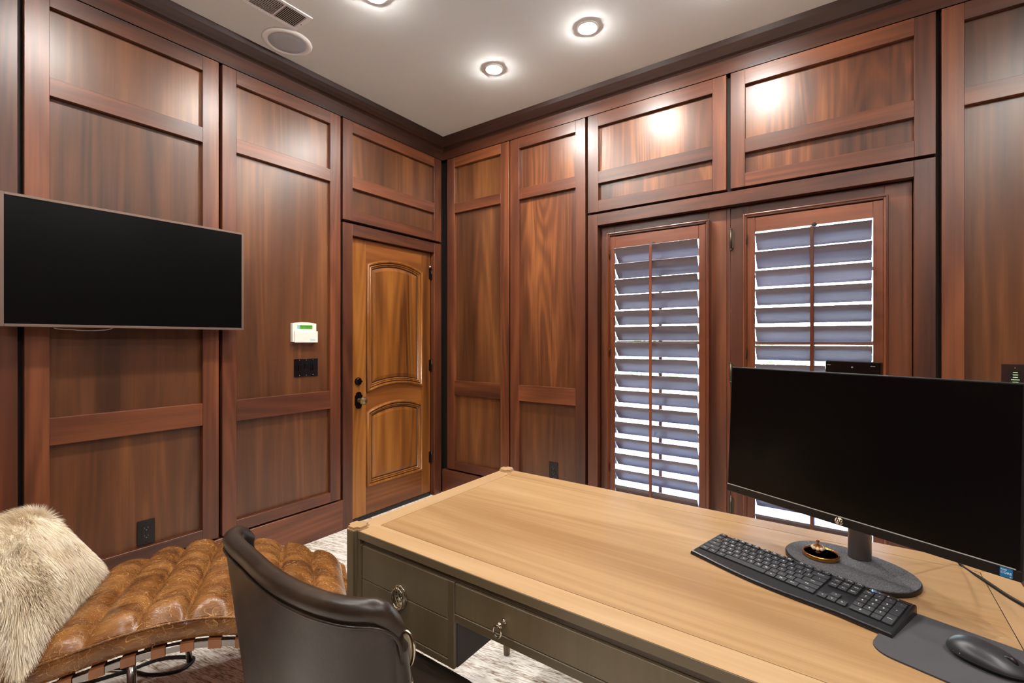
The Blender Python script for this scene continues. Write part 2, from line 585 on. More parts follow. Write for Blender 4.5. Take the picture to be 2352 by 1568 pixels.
# door casing and french door casing
b = MB()
b.box(XA - GAPD, XA, 1.939, DY0, 0, 2.107, 0)
b.box(XA - GAPD, XA, DY1, 2.891, 0, 2.107, 0)
b.box(XA - GAPD, XA, DY0, DY1, DTOP - 0.002, 2.107, 1)
for y0, y1 in ((DY0 - 0.03, DY0), (DY1, DY1 + 0.03)):
    b.box(XA - 0.11, XA - GAPD, y0, y1, 0, DTOP + 0.01, 0)
struct(b.build('trim_1', ['wz', 'wy'], bevel=0.0015))
b = MB()
b.box(-1.449, OX0, YB, YB + GAPD, 0, 2.147, 0)
b.box(OX1, 0.327, YB, YB + GAPD, 0, 2.147, 0)
b.box(OX0, OX1, YB, YB + GAPD, OTOP, 2.147, 1)
b.box(OX0 - 0.03, OX0, YB + GAPD, YB + 0.16, 0, OTOP + 0.03, 0)
b.box(OX1, OX1 + 0.03, YB + GAPD, YB + 0.16, 0, OTOP + 0.03, 0)
b.box(OX0, OX1, YB + GAPD, YB + 0.16, OTOP, OTOP + 0.03, 1)
b.box(OX0, OX0 + 0.016, YB + 0.0965, YB + 0.125, 0, OTOP, 0)
b.box(OX1 - 0.016, OX1, YB + 0.0965, YB + 0.125, 0, OTOP, 0)
b.box(OX0, OX1, YB + 0.0965, YB + 0.125, OTOP - 0.016, OTOP, 1)
struct(b.build('trim_2', ['wz', 'wx'], bevel=0.0015))
# frieze + cornice
CP = 0.08
def cornice(axis):
    prof = [(0.0, 2.824), (0.0, 2.906), (0.010, 2.912), (0.030, 2.918), (0.052, 2.934), (0.068, 2.954), (CP - 0.004, 2.972), (CP, 2.981), (-0.04, 2.981), (-0.04, 2.824)]
    b = MB()
    ends = (YN, YB) if axis == 'A' else (XA, XR)
    rows = []
    for p, z in prof:
        if axis == 'A':
            rows.append([(XA + p, ends[0], z), (XA + p, YB - p, z)])
        else:
            rows.append([(XA + p, YB - p, z), (ends[1], YB - p, z)])
    for i in range(len(rows) - 3):
        sd = (0.3, -0.25, 0.2) if i == 0 else (0.6, 0.1, 0.7)
        b.grid([rows[i], rows[i + 1]], mat=0 if i == 0 else 1, smooth=i > 1, flip=(axis == 'B'), seed=sd)
    return b
cornice('A').build('trim_3', ['wy', 'cy'])['kind'] = 'structure'
cornice('B').build('trim_4', ['wx', 'cx'])['kind'] = 'structure'
# baseboards
b = MB()
b.box(XA - GAPD, XA + 0.002, YN, 1.939, 0, 0.205)
struct(b.build('baseboard_left', ['wy'], bevel=0.002))
b = MB()
b.box(XA + 0.0, -1.449, YB - 0.010, YB + GAPD, 0, 0.203)
b.box(0.327, XR, YB - 0.010, YB + GAPD, 0, 0.203)
struct(b.build('baseboard_right', ['wx'], bevel=0.002))
# walls behind the camera (plain wood: the photo does not show them)
b = MB(); b.box(xb, XR + 0.1, YN - 0.1, YN, 0, HC)
struct(b.build('wall_back', 'wz'))
b = MB(); b.box(XR, XR + 0.1, YN - 0.1, YB + 0.1, 0, HC)
struct(b.build('wall_far', 'wz'))

# ------------------------------------------------------------------ arched door
def arch_poly(y0, y1, zb, zt, sag_b, sag_t, d=0.0, n=18):
    """outline in (y, z), set in by d all round, counter-clockwise"""
    def arc(y, z0, sag):
        t = (y - y0) / (y1 - y0)
        m = sag * 4 * (1 - 2 * t) / (y1 - y0)
        return z0 + sag * 4 * t * (1 - t), math.sqrt(1 + m * m)
    p = []
    for k in range(n + 1):
        y = y0 + d + (y1 - y0 - 2 * d) * k / n
        z, q = arc(y, zb, sag_b)
        p.append((y, z + d * q))
    for k in range(n + 1):
        y = y1 - d - (y1 - y0 - 2 * d) * k / n
        z, q = arc(y, zt, sag_t)
        p.append((y, z - d * q))
    return p
XD = -2.850
dr = struct(MB().box(XD - 0.045, XD, DY0 + 0.004, DY1 - 0.012, 0.030, DTOP - 0.006).build('door_1', 'dz'))
# stiles and rails as thin joined boards
b = MB()
e = 0.0018
b.box(XD, XD + e, DY0 + 0.004, 2.154, 0.032, DTOP - 0.008, 0)
b.box(XD, XD + e, 2.702, DY1 - 0.012, 0.032, DTOP - 0.008, 0)
b.box(XD, XD + e, 2.155, 2.701, 0.032, 0.24, 1)
b.box(XD, XD + e, 2.155, 2.701, 0.76, 1.0, 1)
b.box(XD, XD + e, 2.155, 2.701, 1.80, DTOP - 0.008, 1)
b.build('stile_and_rail', ['dz', 'dy'], dr, bevel=0.0008)
def mould(poly, name, parent):
    prof = [(0.000, 0.000), (0.000, 0.012), (0.003, 0.020), (0.009, 0.025), (0.016, 0.023), (0.020, 0.015), (0.021, 0.009), (0.024, 0.009), (0.026, 0.016), (0.030, 0.018), (0.034, 0.014), (0.035, 0.008), (0.038, 0.008), (0.039, 0.012), (0.043, 0.011), (0.047, 0.005), (0.0475, 0.0022), (0.058, 0.0022)]
    b = MB()
    rows = []
    for d, h in prof:
        q = arch_poly(*poly, d=d)
        rows.append([(XD + e * 0 + h, y, z) for y, z in q])
    for i in range(len(rows) - 1):
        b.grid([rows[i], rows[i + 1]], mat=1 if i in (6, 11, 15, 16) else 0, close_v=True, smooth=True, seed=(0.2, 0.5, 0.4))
    return b, rows[-1]
for nm, args in (('upper_panel', (2.156, 2.700, 0.917, 1.848, 0.046, 0.056)), ('lower_panel', (2.156, 2.700, 0.232, 0.778, 0.0, 0.058))):
    b, last = mould(args, nm, dr)
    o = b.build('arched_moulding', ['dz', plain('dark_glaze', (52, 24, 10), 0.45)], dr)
    q = MB()
    vs = [(XD + h, y, z) for d, h in ((0.054, 0.003), (0.078, 0.0095)) for y, z in arch_poly(*args, d=d)]
    n = len(vs) // 2
    hn = n // 2
    q.add(vs, [(i, (i + 1) % n, n + (i + 1) % n, n + i) for i in range(n)] + [(n + i, n + i + 1, n + n - 2 - i, n + n - 1 - i) for i in range(hn - 1)])
    q.build('raised_panel', 'dz', dr)
MXA = Matrix(((0, 0, 1, 0), (1, 0, 0, 0), (0, 1, 0, 0), (0, 0, 0, 1)))     # local (x,y,z) -> world (z, x, y): a plate on the left wall
def onA(y, z, x):
    return T(x, y, z) @ MXA
# deadbolt
b = MB()
b.lathe([(0.030, 0), (0.030, 0.006), (0.026, 0.012), (0.020, 0.016), (0.0, 0.017)], 8, 0, smooth=False)
b.box(-0.018, 0.018, -0.005, 0.005, 0.014, 0.028, 0)
b.build('deadbolt', 'bronze', dr, bevel=0.001, mtx=onA(2.088, 1.003, XD + 0.0015))
b = MB()
pts = []
for k in range(13):
    a = R(-90 + 0) + math.pi * k / 12
for sx in (1, -1):
    pass
W2, H2 = 0.030, 0.058
pl = [(W2, -0.036), (W2, 0.036), (0.022, 0.037), (0.022, 0.044)] + [(0.022 * math.cos(R(a)), 0.044 + 0.016 * math.sin(R(a))) for a in range(15, 180, 15)] + [(-0.022, 0.044), (-0.022, 0.037), (-W2, 0.036), (-W2, -0.036), (-0.022, -0.037), (-0.022, -0.044)] + [(0.022 * math.cos(R(a)), -0.044 + 0.016 * math.sin(R(a))) for a in range(195, 360, 15)] + [(0.022, -0.044), (0.022, -0.037)]
b.prism(pl, 0, 0.008, 0)
kp = b.build('knob_plate', 'bronze', dr, bevel=0.002, seg=2, mtx=onA(2.090, 0.868, XD + 0.0015))
b = MB()
b.lathe([(0.016, 0), (0.012, 0.006), (0.010, 0.030), (0.020, 0.036), (0.029, 0.046), (0.030, 0.056), (0.022, 0.068), (0.008, 0.074), (0, 0.075)], 10, 0, smooth=False)
b.build('knob', 'oldbrass', kp, bevel=0.001, mtx=T(0, 0, 0.008))
for i, z in enumerate((1.851, 1.087, 0.323)):
    b = MB()
    b.tube([(0, 0, -0.046), (0, 0, 0.046)], 0.0065, 10)
    b.lathe([(0, 0.052), (0.005, 0.050), (0.0075, 0.047), (0.0065, 0.044)][::-1], 10)
    b.lathe([(0, -0.052), (0.005, -0.050), (0.0075, -0.047), (0.0065, -0.044)], 10)
    b.box(-0.010, -0.004, -0.022, 0.018, -0.045, 0.045)
    h = b.build('hinge', 'darkmetal', dr, mtx=T(XD + 0.012, DY1 - 0.006, z))
    if i == 0:
        for sy in (-1, 1):
            c = MB()
            c.tube([(0, 0, 0.054), (0.010, sy * 0.018, 0.056), (0.012, sy * 0.028, 0.054)], 0.0022, 6)
            c.lathe([(0.0, 0), (0.006, 0.001), (0.007, 0.006), (0.005, 0.010), (0, 0.011)], 10, 1, mtx=T(0.012, sy * 0.030, 0.050))
            c.build('door_stop', ['darkmetal', 'white'], h)
# threshold sweep
MB().box(XD - 0.03, XD + 0.006, DY0 + 0.005, DY1 - 0.013, 0.0, 0.030).build('door_sweep', 'black', dr, bevel=0.002)

# ------------------------------------------------------------------ french doors (glazed) and shutters
YL = 2.960
def leaf(name, x0, x1, gx0, gx1, hinge_x, hinge_side):
    b = MB()
    b.box(x0, gx0 - 0.0006, YL, YL + 0.045, 0.02, OTOP - 0.004, 0)
    b.box(gx1 + 0.0006, x1, YL, YL + 0.045, 0.02, OTOP - 0.004, 0)
    b.box(gx0, gx1, YL, YL + 0.045, 1.955, OTOP - 0.004, 1)
    b.box(gx0, gx1, YL, YL + 0.045, 0.02, 0.24, 1)
    o = struct(b.build(name, ['wz', 'wx'], bevel=0.0012))
    xm = (gx0 + gx1) / 2
    MB().box(gx0, gx1, YL + 0.020, YL + 0.026, 0.24, 1.955).build('glass_pane', 'glass', o)
    m = MB()
    m.box(xm - 0.0105, xm + 0.0105, YL + 0.026, YL + 0.045, 0.24, 1.955)
    m.build('upright_muntin', 'sz', o)
    for z in (0.72, 1.282, 1.66):
        MB().box(gx0, gx1, YL + 0.027, YL + 0.044, z - 0.010, z + 0.010).build('cross_muntin', 'sx', o)
    return o
d2 = leaf('door_2', OX0 + 0.003, -0.581, -1.277, -0.678, 0, 0)
d3 = leaf('door_3', -0.557, OX1 - 0.003, -0.460, 0.142, 0, 0)
struct(MB().box(-0.5800, -0.5580, YL - 0.004, YL + 0.05, 0.02, OTOP - 0.002).build('trim_5', 'wz', bevel=0.003))
for z0, z1 in ((1.825, 1.938), (1.060, 1.160), (0.290, 0.390)):
    b = MB()
    zc = (z0 + z1) / 2; hh = (z1 - z0) / 2
    b.tube([(0, 0, -hh), (0, 0, hh)], 0.0065, 10)
    for k in (-1, 1):
        b.lathe([(0.0065, 0), (0.0075, 0.003), (0.004, 0.008), (0, 0.009)], 10, mtx=T(0, 0, k * hh) @ Matrix.Scale(k, 4, (0, 0, 1)))
    b.box(0.004, 0.014, 0.002, 0.010, -hh + 0.004, hh - 0.004)
    b.build('hinge', 'agedhinge', d3, mtx=T(-0.556, YL - 0.008, zc))

def shutter(name, label, X0, X1, LX0, LX1, rodx, alpha, lipz0, nl):
    root = empty(name, (0, 0, 0))
    tag(root, label, 'shutter')
    yf = 2.900
    zt, zb = 2.003, 0.150
    b = MB()      # outer frame with a beaded front edge
    fw = 0.019
    for (x0, x1, z0, z1, m) in ((X0, X0 + fw, zb, zt, 0), (X1 - fw, X1, zb, zt, 0), (X0 + fw, X1 - fw, zt - fw, zt, 1), (X0 + fw, X1 - fw, zb, zb + fw, 1)):
        b.box(x0, x1, yf + 0.004, YL, z0, z1, m)
    b.box(X0 - 0.0, X0 + 0.009, yf - 0.002, yf + 0.006, zb, zt, 0)
    b.box(X1 - 0.009, X1, yf - 0.002, yf + 0.006, zb, zt, 0)
    b.box(X0 + 0.009, X1 - 0.009, yf - 0.002, yf + 0.006, zt - 0.009, zt, 1)
    b.box(X0 + fw - 0.002, X0 + fw + 0.010, 2.944, YL, zb, zt - fw, 0)
    b.box(X1 - fw - 0.010, X1 - fw + 0.002, 2.944, YL, zb, zt - fw, 0)
    b.build('outer_frame', ['sz', 'sx'], root, bevel=0.003, seg=2)
    # swinging panel: stiles and rails
    py0, py1 = 2.909, 2.937
    for x0, x1 in ((X0 + fw + 0.0004, LX0), (LX1, X1 - fw - 0.0004)):
        MB().box(x0, x1, py0, py1 + 0.004, zb + fw + 0.002, zt - fw - 0.004).build('stile', 'sz', root, bevel=0.0015)
    b = MB().box(LX0 + 0.0005, LX1 - 0.0005, py0, py1, 1.899, zt - fw - 0.006)
    tr = b.build('top_rail', 'sx', root, bevel=0.0015)
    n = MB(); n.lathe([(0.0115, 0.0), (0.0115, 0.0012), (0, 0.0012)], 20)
    n.build('dark_notch_disc', 'groove', tr, mtx=T(rodx + 0.008, py0 + 0.0005, 1.900) @ Matrix.Rotation(R(90), 4, 'X'))  # flat dark disc stands in for the shade of a hole
    MB().box(LX0 + 0.0005, LX1 - 0.0005, py0, py1, zb + fw + 0.003, 0.250).build('bottom_rail', 'sx', root, bevel=0.0015)
    # louvres
    cw, th = 0.0595, 0.0055
    sa, ca = math.sin(R(alpha)), math.cos(R(alpha))
    ym = 2.923
    sp = 0.1026
    zlast = 0
    for k in range(nl):
        z = lipz0 - cw * sa - sp * k
        if z < 0.30:
            break
        a = R(alpha + random.uniform(-1.2, 1.2))
        c_, s_ = math.cos(a), math.sin(a)
        m = MB()
        N = 20
        ring = []
        for i in range(N):
            t = 2 * math.pi * i / N
            u, v = cw * math.cos(t), th * math.sin(t) * (1.0)
            # u>0 is the room edge (towards -y) and is the raised one
            ring.append((-(u * c_) - (v * s_), u * s_ - v * c_))
        xs = (LX0 + 0.0035, LX1 - 0.0035)
        m.grid([[(x, ym + p, z + q) for p, q in ring] for x in xs], close_v=True, flip=True)
        m.add([(xs[0], ym + p, z + q) for p, q in ring], [tuple(range(N))])
        m.add([(xs[1], ym + p, z + q) for p, q in ring], [tuple(range(N - 1, -1, -1))])
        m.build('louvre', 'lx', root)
        zlast = z
    ry = ym - cw * ca - 0.010
    r = MB().box(rodx - 0.0090, rodx + 0.0090, ry - 0.005, ry + 0.005, zlast - 0.02, 1.886)
    r.build('tilt_rod', 'sz', root, bevel=0.003, seg=2)
    for z in (1.86, 1.22, 0.46):
        h = MB(); h.tube([(0, 0, -0.030), (0, 0, 0.030)], 0.003, 8)
        h.build('hinge', 'darkmetal', root, mtx=T(X0 + fw + 0.0005, yf + 0.001, z))
    return root
shutter('plantation_shutter', 'mahogany louvred shutter on the glazed door nearer the room corner, slats half closed', -1.306, -0.665, -1.251, -0.724, -1.002, 50, 1.8975, 18)
shutter('plantation_shutter', 'mahogany louvred shutter behind the computer monitor, slats more open', -0.484, 0.155, -0.424, 0.096, -0.155, 45, 1.885, 18)

# ------------------------------------------------------------------ recessed lamps, speaker, vent on the ceiling
def lamp(x, y, label):
    root = empty('recessed_light', (x, y, HC))
    tag(root, label, 'ceiling light', 'recessed ceiling lights')
    MB().lathe([(0.043, 0.0), (0.058, 0.0), (0.058, -0.004), (0.050, -0.008), (0.043, -0.004)], 32).build('trim_ring', 'white', root)
    b = MB().lathe([(0.043, -0.003), (0.040, -0.009), (0.030, -0.0135), (0.015, -0.016), (0.0, -0.0165)], 24)
    b.build('bulb_lens', 'lamp', root)
LL = [(-1.79, 2.305, 'lit recessed ceiling light nearest the room corner'),
      (-1.143, 2.294, 'lit recessed ceiling light farther right, above the first shutter'),
      (-1.875, 1.475, 'lit recessed ceiling light at the top edge of the photo, right of the air vent'),
      (-0.45, 2.29, 'lit recessed ceiling light above the second shutter, its glow on the panel there'),
      (-1.90, 0.58, 'lit recessed ceiling light above the television'), (-1.90, -0.35, 'added ceiling fill light, unseen, by the left wall behind the viewer'),  # the one behind the viewer is an unseen lamp added for room light
      (0.95, 1.5, 'added ceiling fill light, unseen, near the right end of the desk'), (0.95, 0.58, 'added ceiling fill light, unseen, at the right, level with the viewer'),  # both invented out of view to help light the room
      (-0.45, -0.9, 'added ceiling fill light, unseen, nearest the rear wall behind the viewer'), (0.6, -0.9, 'added ceiling fill light, unseen, in the rear right corner behind the viewer')]  # rear pair added out of view as fill for the desk front
for x, y, l in LL:
    lamp(x, y, l)
root = empty('ceiling_speaker', (-2.577, 1.419, HC))
tag(root, 'round white rimmed ceiling speaker with grey grille beside the air vent', 'speaker')
MB().lathe([(0.097, -0.004), (0.100, -0.009), (0.112, -0.010), (0.125, -0.006), (0.130, 0.0)][::-1], 48).build('rim', 'speakerrim', root)
MB().lathe([(0.099, 0.0), (0.099, -0.0055), (0.06, -0.007), (0, -0.0075)], 48).build('grille', 'grille', root)
root = empty('air_vent', (-2.3575, 1.25, HC))
tag(root, 'white rectangular ceiling air vent with dark slats at the top of the photo', 'vent')
b = MB()
X2, Y2 = 0.0825, 0.14
fx, fy = 0.062, 0.118
b.box(-X2, -fx, -Y2, Y2, -0.006, 0); b.box(fx, X2, -Y2, Y2, -0.006, 0)
b.box(-fx, fx, -Y2, -fy, -0.006, 0); b.box(-fx, fx, fy, Y2, -0.006, 0)
b.box(-fx, fx, 0.000, 0.008, -0.006, 0)
b.build('frame', 'ventwhite', root, bevel=0.002)
MB().box(-fx, fx, -fy, fy, -0.0008, 0.0).build('duct_backing', 'ventdark', root)
for k in range(13):
    y = 0.012 + k * 0.0085
    MB().box(-fx, fx, -0.0028, 0.0028, -0.0005, 0.0005, mtx=T(0, y, -0.0035) @ Matrix.Rotation(R(30), 4, 'X')).build('slat', 'ventslat', root)
for k in range(13):
    y = -0.112 + k * 0.0088
    MB().box(-fx, fx, -0.0006, 0.0006, -0.0052, -0.0012, mtx=T(0, y, 0)).build('slat', 'ventslat', root)
for k in range(9):
    x = -0.052 + k * 0.013
    MB().box(-0.0009, 0.0009, -0.117, -0.001, -0.003, -0.001, mtx=T(x, 0, 0)).build('cross_slat', 'ventwhite', root)
MB().lathe([(0.003, 0), (0.002, -0.0015), (0, -0.002)], 8, mtx=T(-0.01, 0.129, -0.006)).build('screw', 'ventdark', root)

# ------------------------------------------------------------------ television
TX, TY0, TY1, TZ0, TZ1 = -2.720, 0.330, 1.250, 1.353, 1.889
root = empty('television', (TX - 0.03, (TY0 + TY1) / 2, TZ0))
tag(root, 'wide flat television with brownish metal bezel, switched off, mounted on panelled wall', 'television')
root_inv = T(-root.location.x, -root.location.y, -root.location.z)
bz = 0.0115
b = MB()
b.box(TX - 0.026, TX, TY0, TY0 + bz, TZ0, TZ1, 0); b.box(TX - 0.026, TX, TY1 - bz, TY1, TZ0, TZ1, 0)
b.box(TX - 0.026, TX, TY0 + bz, TY1 - bz, TZ0, TZ0 + bz, 0); b.box(TX - 0.026, TX, TY0 + bz, TY1 - bz, TZ1 - bz, TZ1, 0)
b.build('bezel', 'tvbezel', root, bevel=0.0012, mtx=root_inv)
MB().box(TX - 0.020, TX - 0.004, TY0 + bz, TY1 - bz, TZ0 + bz, TZ1 - bz).build('screen', 'tvscreen', root, mtx=root_inv)
MB().box(TX - 0.030, TX - 0.020, TY0 + 0.004, TY1 - 0.004, TZ0 + 0.004, TZ1 - 0.004).build('back_shell', 'black', root, mtx=root_inv)
b = MB(); b.box(XA - FR, TX - 0.030, 0.68, 0.90, 1.52, 1.72)
b.build('wall_bracket', 'black', root, mtx=root_inv)
def cable(name, pts, r, mat, label, n=8, res=10):
    P = [Vector(p) for p in pts]
    out = []
    for i in range(len(P) - 1):
        p0, p1, p2, p3 = P[max(i - 1, 0)], P[i], P[i + 1], P[min(i + 2, len(P) - 1)]
        for k in range(res):
            t = k / res
            out.append(0.5 * ((2 * p1) + (-p0 + p2) * t + (2 * p0 - 5 * p1 + 4 * p2 - p3) * t * t + (-p0 + 3 * p1 - 3 * p2 + p3) * t ** 3))
    out.append(P[-1])
    o = MB().tube(out, r, n).build(name, mat)
    tag(o, label, 'cable')
    return o
cable('cable', [(-2.765, 0.70, 1.45), (-2.77, 0.50, 1.36), (-2.77, 0.56, 1.344), (-2.77, 0.64, 1.343), (-2.77, 0.70, 1.36), (-2.765, 0.78, 1.45)], 0.0022, 'cablewhite', 'thin pale cable drooping below the television bottom edge')
cable('cable', [(-2.775, 0.78, 1.80), (-2.775, 0.835, 1.885), (-2.775, 0.87, 1.893), (-2.775, 0.905, 1.885), (-2.775, 0.93, 1.80)], 0.0022, 'cablewhite', 'loop of pale cable peeking over the television top edge')

# ------------------------------------------------------------------ wall devices, left wall
FX = XA - FR        # field surface of left wall
root = empty('alarm_keypad', (FX, 1.664, 1.347))
tag(root, 'white alarm keypad with green lit display on left wall above the black switches', 'alarm keypad')
K = MXA
b = MB()
hw, h0, h1 = 0.082, -0.064, 0.064
poly = [(-hw, -0.060), (hw - 0.004, -0.060), (hw - 0.004, 0.056)] + [(x, 0.056 + 0.008 * (1 - (x / hw) ** 2)) for x in (0.05, 0.02, -0.02, -0.05)] + [(-hw, 0.056)]
b.prism(poly, 0, 0.024)
b.build('body', 'white', root, bevel=0.003, seg=2, mtx=K)
poly = [(-hw + 0.010, -0.064), (hw, -0.064), (hw, 0.008)] + [(x, 0.008 - 0.006 * (1 - (x / hw) ** 2)) for x in (0.05, 0.02, -0.02, -0.05)] + [(-hw + 0.010, 0.008)]
MB().prism(poly, 0.024, 0.034).build('flap', 'white', root, bevel=0.003, seg=2, mtx=K)
d = MB().box(-0.036, 0.050, 0.022, 0.046, 0.0235, 0.0250)
dd = d.build('display', 'lcd', root, mtx=K)
b = MB()
for row, zz in enumerate((0.038, 0.029)):
    x = -0.030
    while x < 0.044:
        wch = random.choice((0.003, 0.0035, 0.004))
        if random.random() < 0.85:
            b.box(x, x + wch * 0.8, zz - 0.0022, zz + 0.0022, 0.0250, 0.0253)
        x += wch * 1.35
b.build('display_text', plain('lcd_ink', (34, 84, 18), 0.6), dd)
MB().box(-0.052, -0.037, 0.022, 0.046, 0.0238, 0.0247).build('display_edge', plain('display_blue', (150, 196, 208), 0.3), root, mtx=K)
for x in (-0.030, -0.010, 0.010, 0.030):
    MB().box(x - 0.004, x + 0.004, 0.0125, 0.0140, 0.0238, 0.0244).build('button_mark', plain('grey_mark', (150, 146, 140), 0.5), root, mtx=K)
MB().box(0.030, 0.066, -0.056, -0.042, 0.0338, 0.0344).build('maker_label', plain('pale_blue_label', (190, 214, 222), 0.5), root, mtx=K)

def plateA(name, y, z, w_, h_, label, cat):
    root = empty(name, (FX, y, z))
    tag(root, label, cat)
    MB().prism(rounded_rect(w_, h_, 0.004, 3), 0, 0.006).build('cover_plate', 'blackgloss', root, bevel=0.002, seg=2, mtx=K)
    return root
root = plateA('switch_plate', 1.684, 1.122, 0.160, 0.112, 'glossy black three gang switch plate below the white alarm keypad', 'light switch')
for k, x in enumerate((-0.046, 0.0, 0.046)):
    s_ = MB()
    s_.prism(rounded_rect(0.034, 0.067, 0.003, 2, x), 0.005, 0.0085)
    if k == 1:
        s_.box(x - 0.012, x + 0.012, 0.0, 0.026, 0.0085, 0.013)
    else:
        s_.box(x - 0.008, x + 0.008, -0.022, 0.020, 0.0085, 0.014, mtx=Matrix.Rotation(R(3), 4, 'X'))
    s_.build('switch', 'blackgloss', root, bevel=0.0012, mtx=K)
    for zz in (0.048, -0.048):
        MB().lathe([(0.003, 0.006), (0.0025, 0.0072), (0, 0.0075)], 10, mtx=T(x, zz, 0)).build('screw', 'nickel', root, mtx=K)

def outlet(loc, mt, label, w_=0.072, h_=0.120):
    root = empty('power_outlet', loc)
    tag(root, label, 'power outlet')
    MB().prism(rounded_rect(w_, h_, 0.004, 3), 0, 0.006).build('cover_plate', 'outletplate', root, bevel=0.002, seg=2, mtx=mt)
    MB().prism(rounded_rect(0.034, 0.067, 0.003, 2), 0.005, 0.008).build('receptacle', 'black', root, bevel=0.001, mtx=mt)
    for c in (-0.019, 0.019):
        s_ = MB()
        s_.box(-0.0085, -0.0065, c - 0.001, c + 0.008, 0.0080, 0.0084)
        s_.box(0.0060, 0.0080, c - 0.001, c + 0.008, 0.0080, 0.0084)
        s_.lathe([(0.0028, 0.0080), (0.0028, 0.0084), (0, 0.0084)], 10, mtx=T(0, c - 0.007, 0))
        s_.build('socket_slots', plain('slot_metal', (120, 112, 102), 0.4, metal=0.5), root, mtx=mt)
    for c in (-0.047, 0.047):
        MB().lathe([(0.003, 0.006), (0.0025, 0.0070), (0, 0.0073)], 10, mtx=T(0, c, 0)).build('screw', 'darkmetal', root, mtx=mt)
outlet((FX, 0.838, 0.347), MXA, 'black double power outlet on left wall above the leather daybed')
MXB = Matrix(((1, 0, 0, 0), (0, 0, -1, 0), (0, 1, 0, 0), (0, 0, 0, 1)))     # local z -> world -y : plate on the window wall
outlet((-1.733, YB + FR, 0.357), MXB, 'black double power outlet on the window wall just beyond the desk')

root = empty('control_keypad', (0.590, YB + FR, 1.118))
tag(root, 'black control keypad with pale green lit bars on wall above the monitor right end', 'keypad')
MB().prism(rounded_rect(0.090, 0.150, 0.003, 3), 0, 0.006).build('cover_plate', plain('keypad_brown', (40, 22, 20), 0.35), root, bevel=0.0015, mtx=MXB)
MB().prism(rounded_rect(0.036, 0.088, 0.005, 4, -0.004), 0.006, 0.0085).build('button_panel', 'black', root, bevel=0.001, mtx=MXB)
for k, wd in enumerate((0.014, 0.016, 0.015, 0.026, 0.018, 0.016, 0.018, 0.02)):
    zz = 0.040 - 0.0105 * k
    bt = MB().box(-0.020, 0.012, zz - 0.0032, zz + 0.0032, 0.0085, 0.0100).build('button', 'black', root, bevel=0.0008, mtx=MXB)
    MB().box(-0.004 - wd / 2, -0.004 + wd / 2, zz - 0.0014, zz + 0.0014, 0.0099, 0.0104).build('lit_bar', 'led', bt)
MB().lathe([(0.003, 0.006), (0.0022, 0.0074), (0, 0.0075)], 10, mtx=T(-0.004, 0.060, 0)).build('screw', 'nickel', root, mtx=MXB)

# ------------------------------------------------------------------ desk
DX0, DX1, DYN, DYF, DZ = -1.172, 0.310, 0.828, 1.583, 0.760
desk = empty('writing_desk', ((DX0 + DX1) / 2, (DYN + DYF) / 2, 0))
tag(desk, 'large writing desk with blond wood top and grey brown drawers on carpet', 'desk')
DI = T(-desk.location.x, -desk.location.y, 0)
def dpart(b, name, mats, parent=None, bevel=0.0015, seg=1):
    return b.build(name, mats, parent or desk, bevel=bevel, seg=seg, mtx=DI if parent is None else None)
b = MB()
ins = 0.062
x0, x1, y0, y1 = DX0, DX1, DYN, DYF
ix0, ix1, iy0, iy1 = x0 + ins, x1 - ins, y0 + ins, y1 - ins
zt = DZ
g = 0.0016
def plank(poly, mat):
    b.prism(poly, zt - 0.021, zt, mat)
plank([(ix0 + g, iy0 + g), (ix1 - g, iy0 + g), (ix1 - g, iy1 - g), (ix0 + g, iy1 - g)], 0)
plank([(x0, y0), (x1, y0), (ix1, iy0), (ix0, iy0)], 0)
plank([(ix0, iy1), (ix1, iy1), (x1, y1), (x0, y1)], 0)
plank([(x0, y0), (ix0, iy0), (ix0, iy1), (x0, y1)], 1)
plank([(x1, y0), (x1, y1), (ix1, iy1), (ix1, iy0)], 1)
b.box(x0 + 0.003, x1 - 0.003, y0 + 0.003, y1 - 0.003, zt - 0.024, zt - 0.0012, 2)
# grey painted edge bands
for q in ((x0 + .03, x1 - .03, y0 - 0.0012, y0 + 0.001), (x0 + .03, x1 - .03, y1 - 0.001, y1 + 0.0012)):
    b.box(*q, zt - 0.022, zt - 0.0010, 3)
b.box(x0 - 0.0012, x0 + 0.001, y0 + .03, y1 - .03, zt - 0.022, zt - 0.0010, 3)
b.box(x1 - 0.001, x1 + 0.0012, y0 + .03, y1 - .03, zt - 0.022, zt - 0.0010, 3)
dpart(b, 'desk_top', ['tx', 'ty', 'groove', 'kx'], bevel=0.0006)
# carcase: recessed band, pedestals, back panel, rails
PX = -0.765                                  # inner side of left pedestal
cxm = (DX0 + DX1) / 2
PXR = 2 * cxm - PX
PB = 0.513
b = MB()
b.box(x0 + 0.012, x1 - 0.012, y0 + 0.010, y1 - 0.010, 0.720, zt - 0.021, 0)
dpart(b, 'apron_band', ['kx'])
def pedestal(xa, xb):
    b = MB()
    t = 0.021
    b.box(xa, xa + t, y0 + 0.002, y1 - 0.02, PB, 0.722, 0)
    b.box(xb - t, xb, y0 + 0.002, y1 - 0.02, PB, 0.722, 0)
    b.box(xa + t, xb - t, y0 + 0.002, y1 - 0.02, PB, PB + 0.019, 1)
    b.box(xa + t, xb - t, y1 - 0.04, y1 - 0.02, PB, 0.722, 0)
    o = dpart(b, 'pedestal', ['kz', 'kx'])
    return o
xl0 = x0 + 0.034
ped = pedestal(xl0, PX)
pedr = pedestal(PXR, x1 - 0.034)
MB().box(PX, PX + 0.002, y0 + 0.012, y1 - 0.03, PB + 0.001, 0.720).build('inner_side', 'dgrey', desk, mtx=DI)
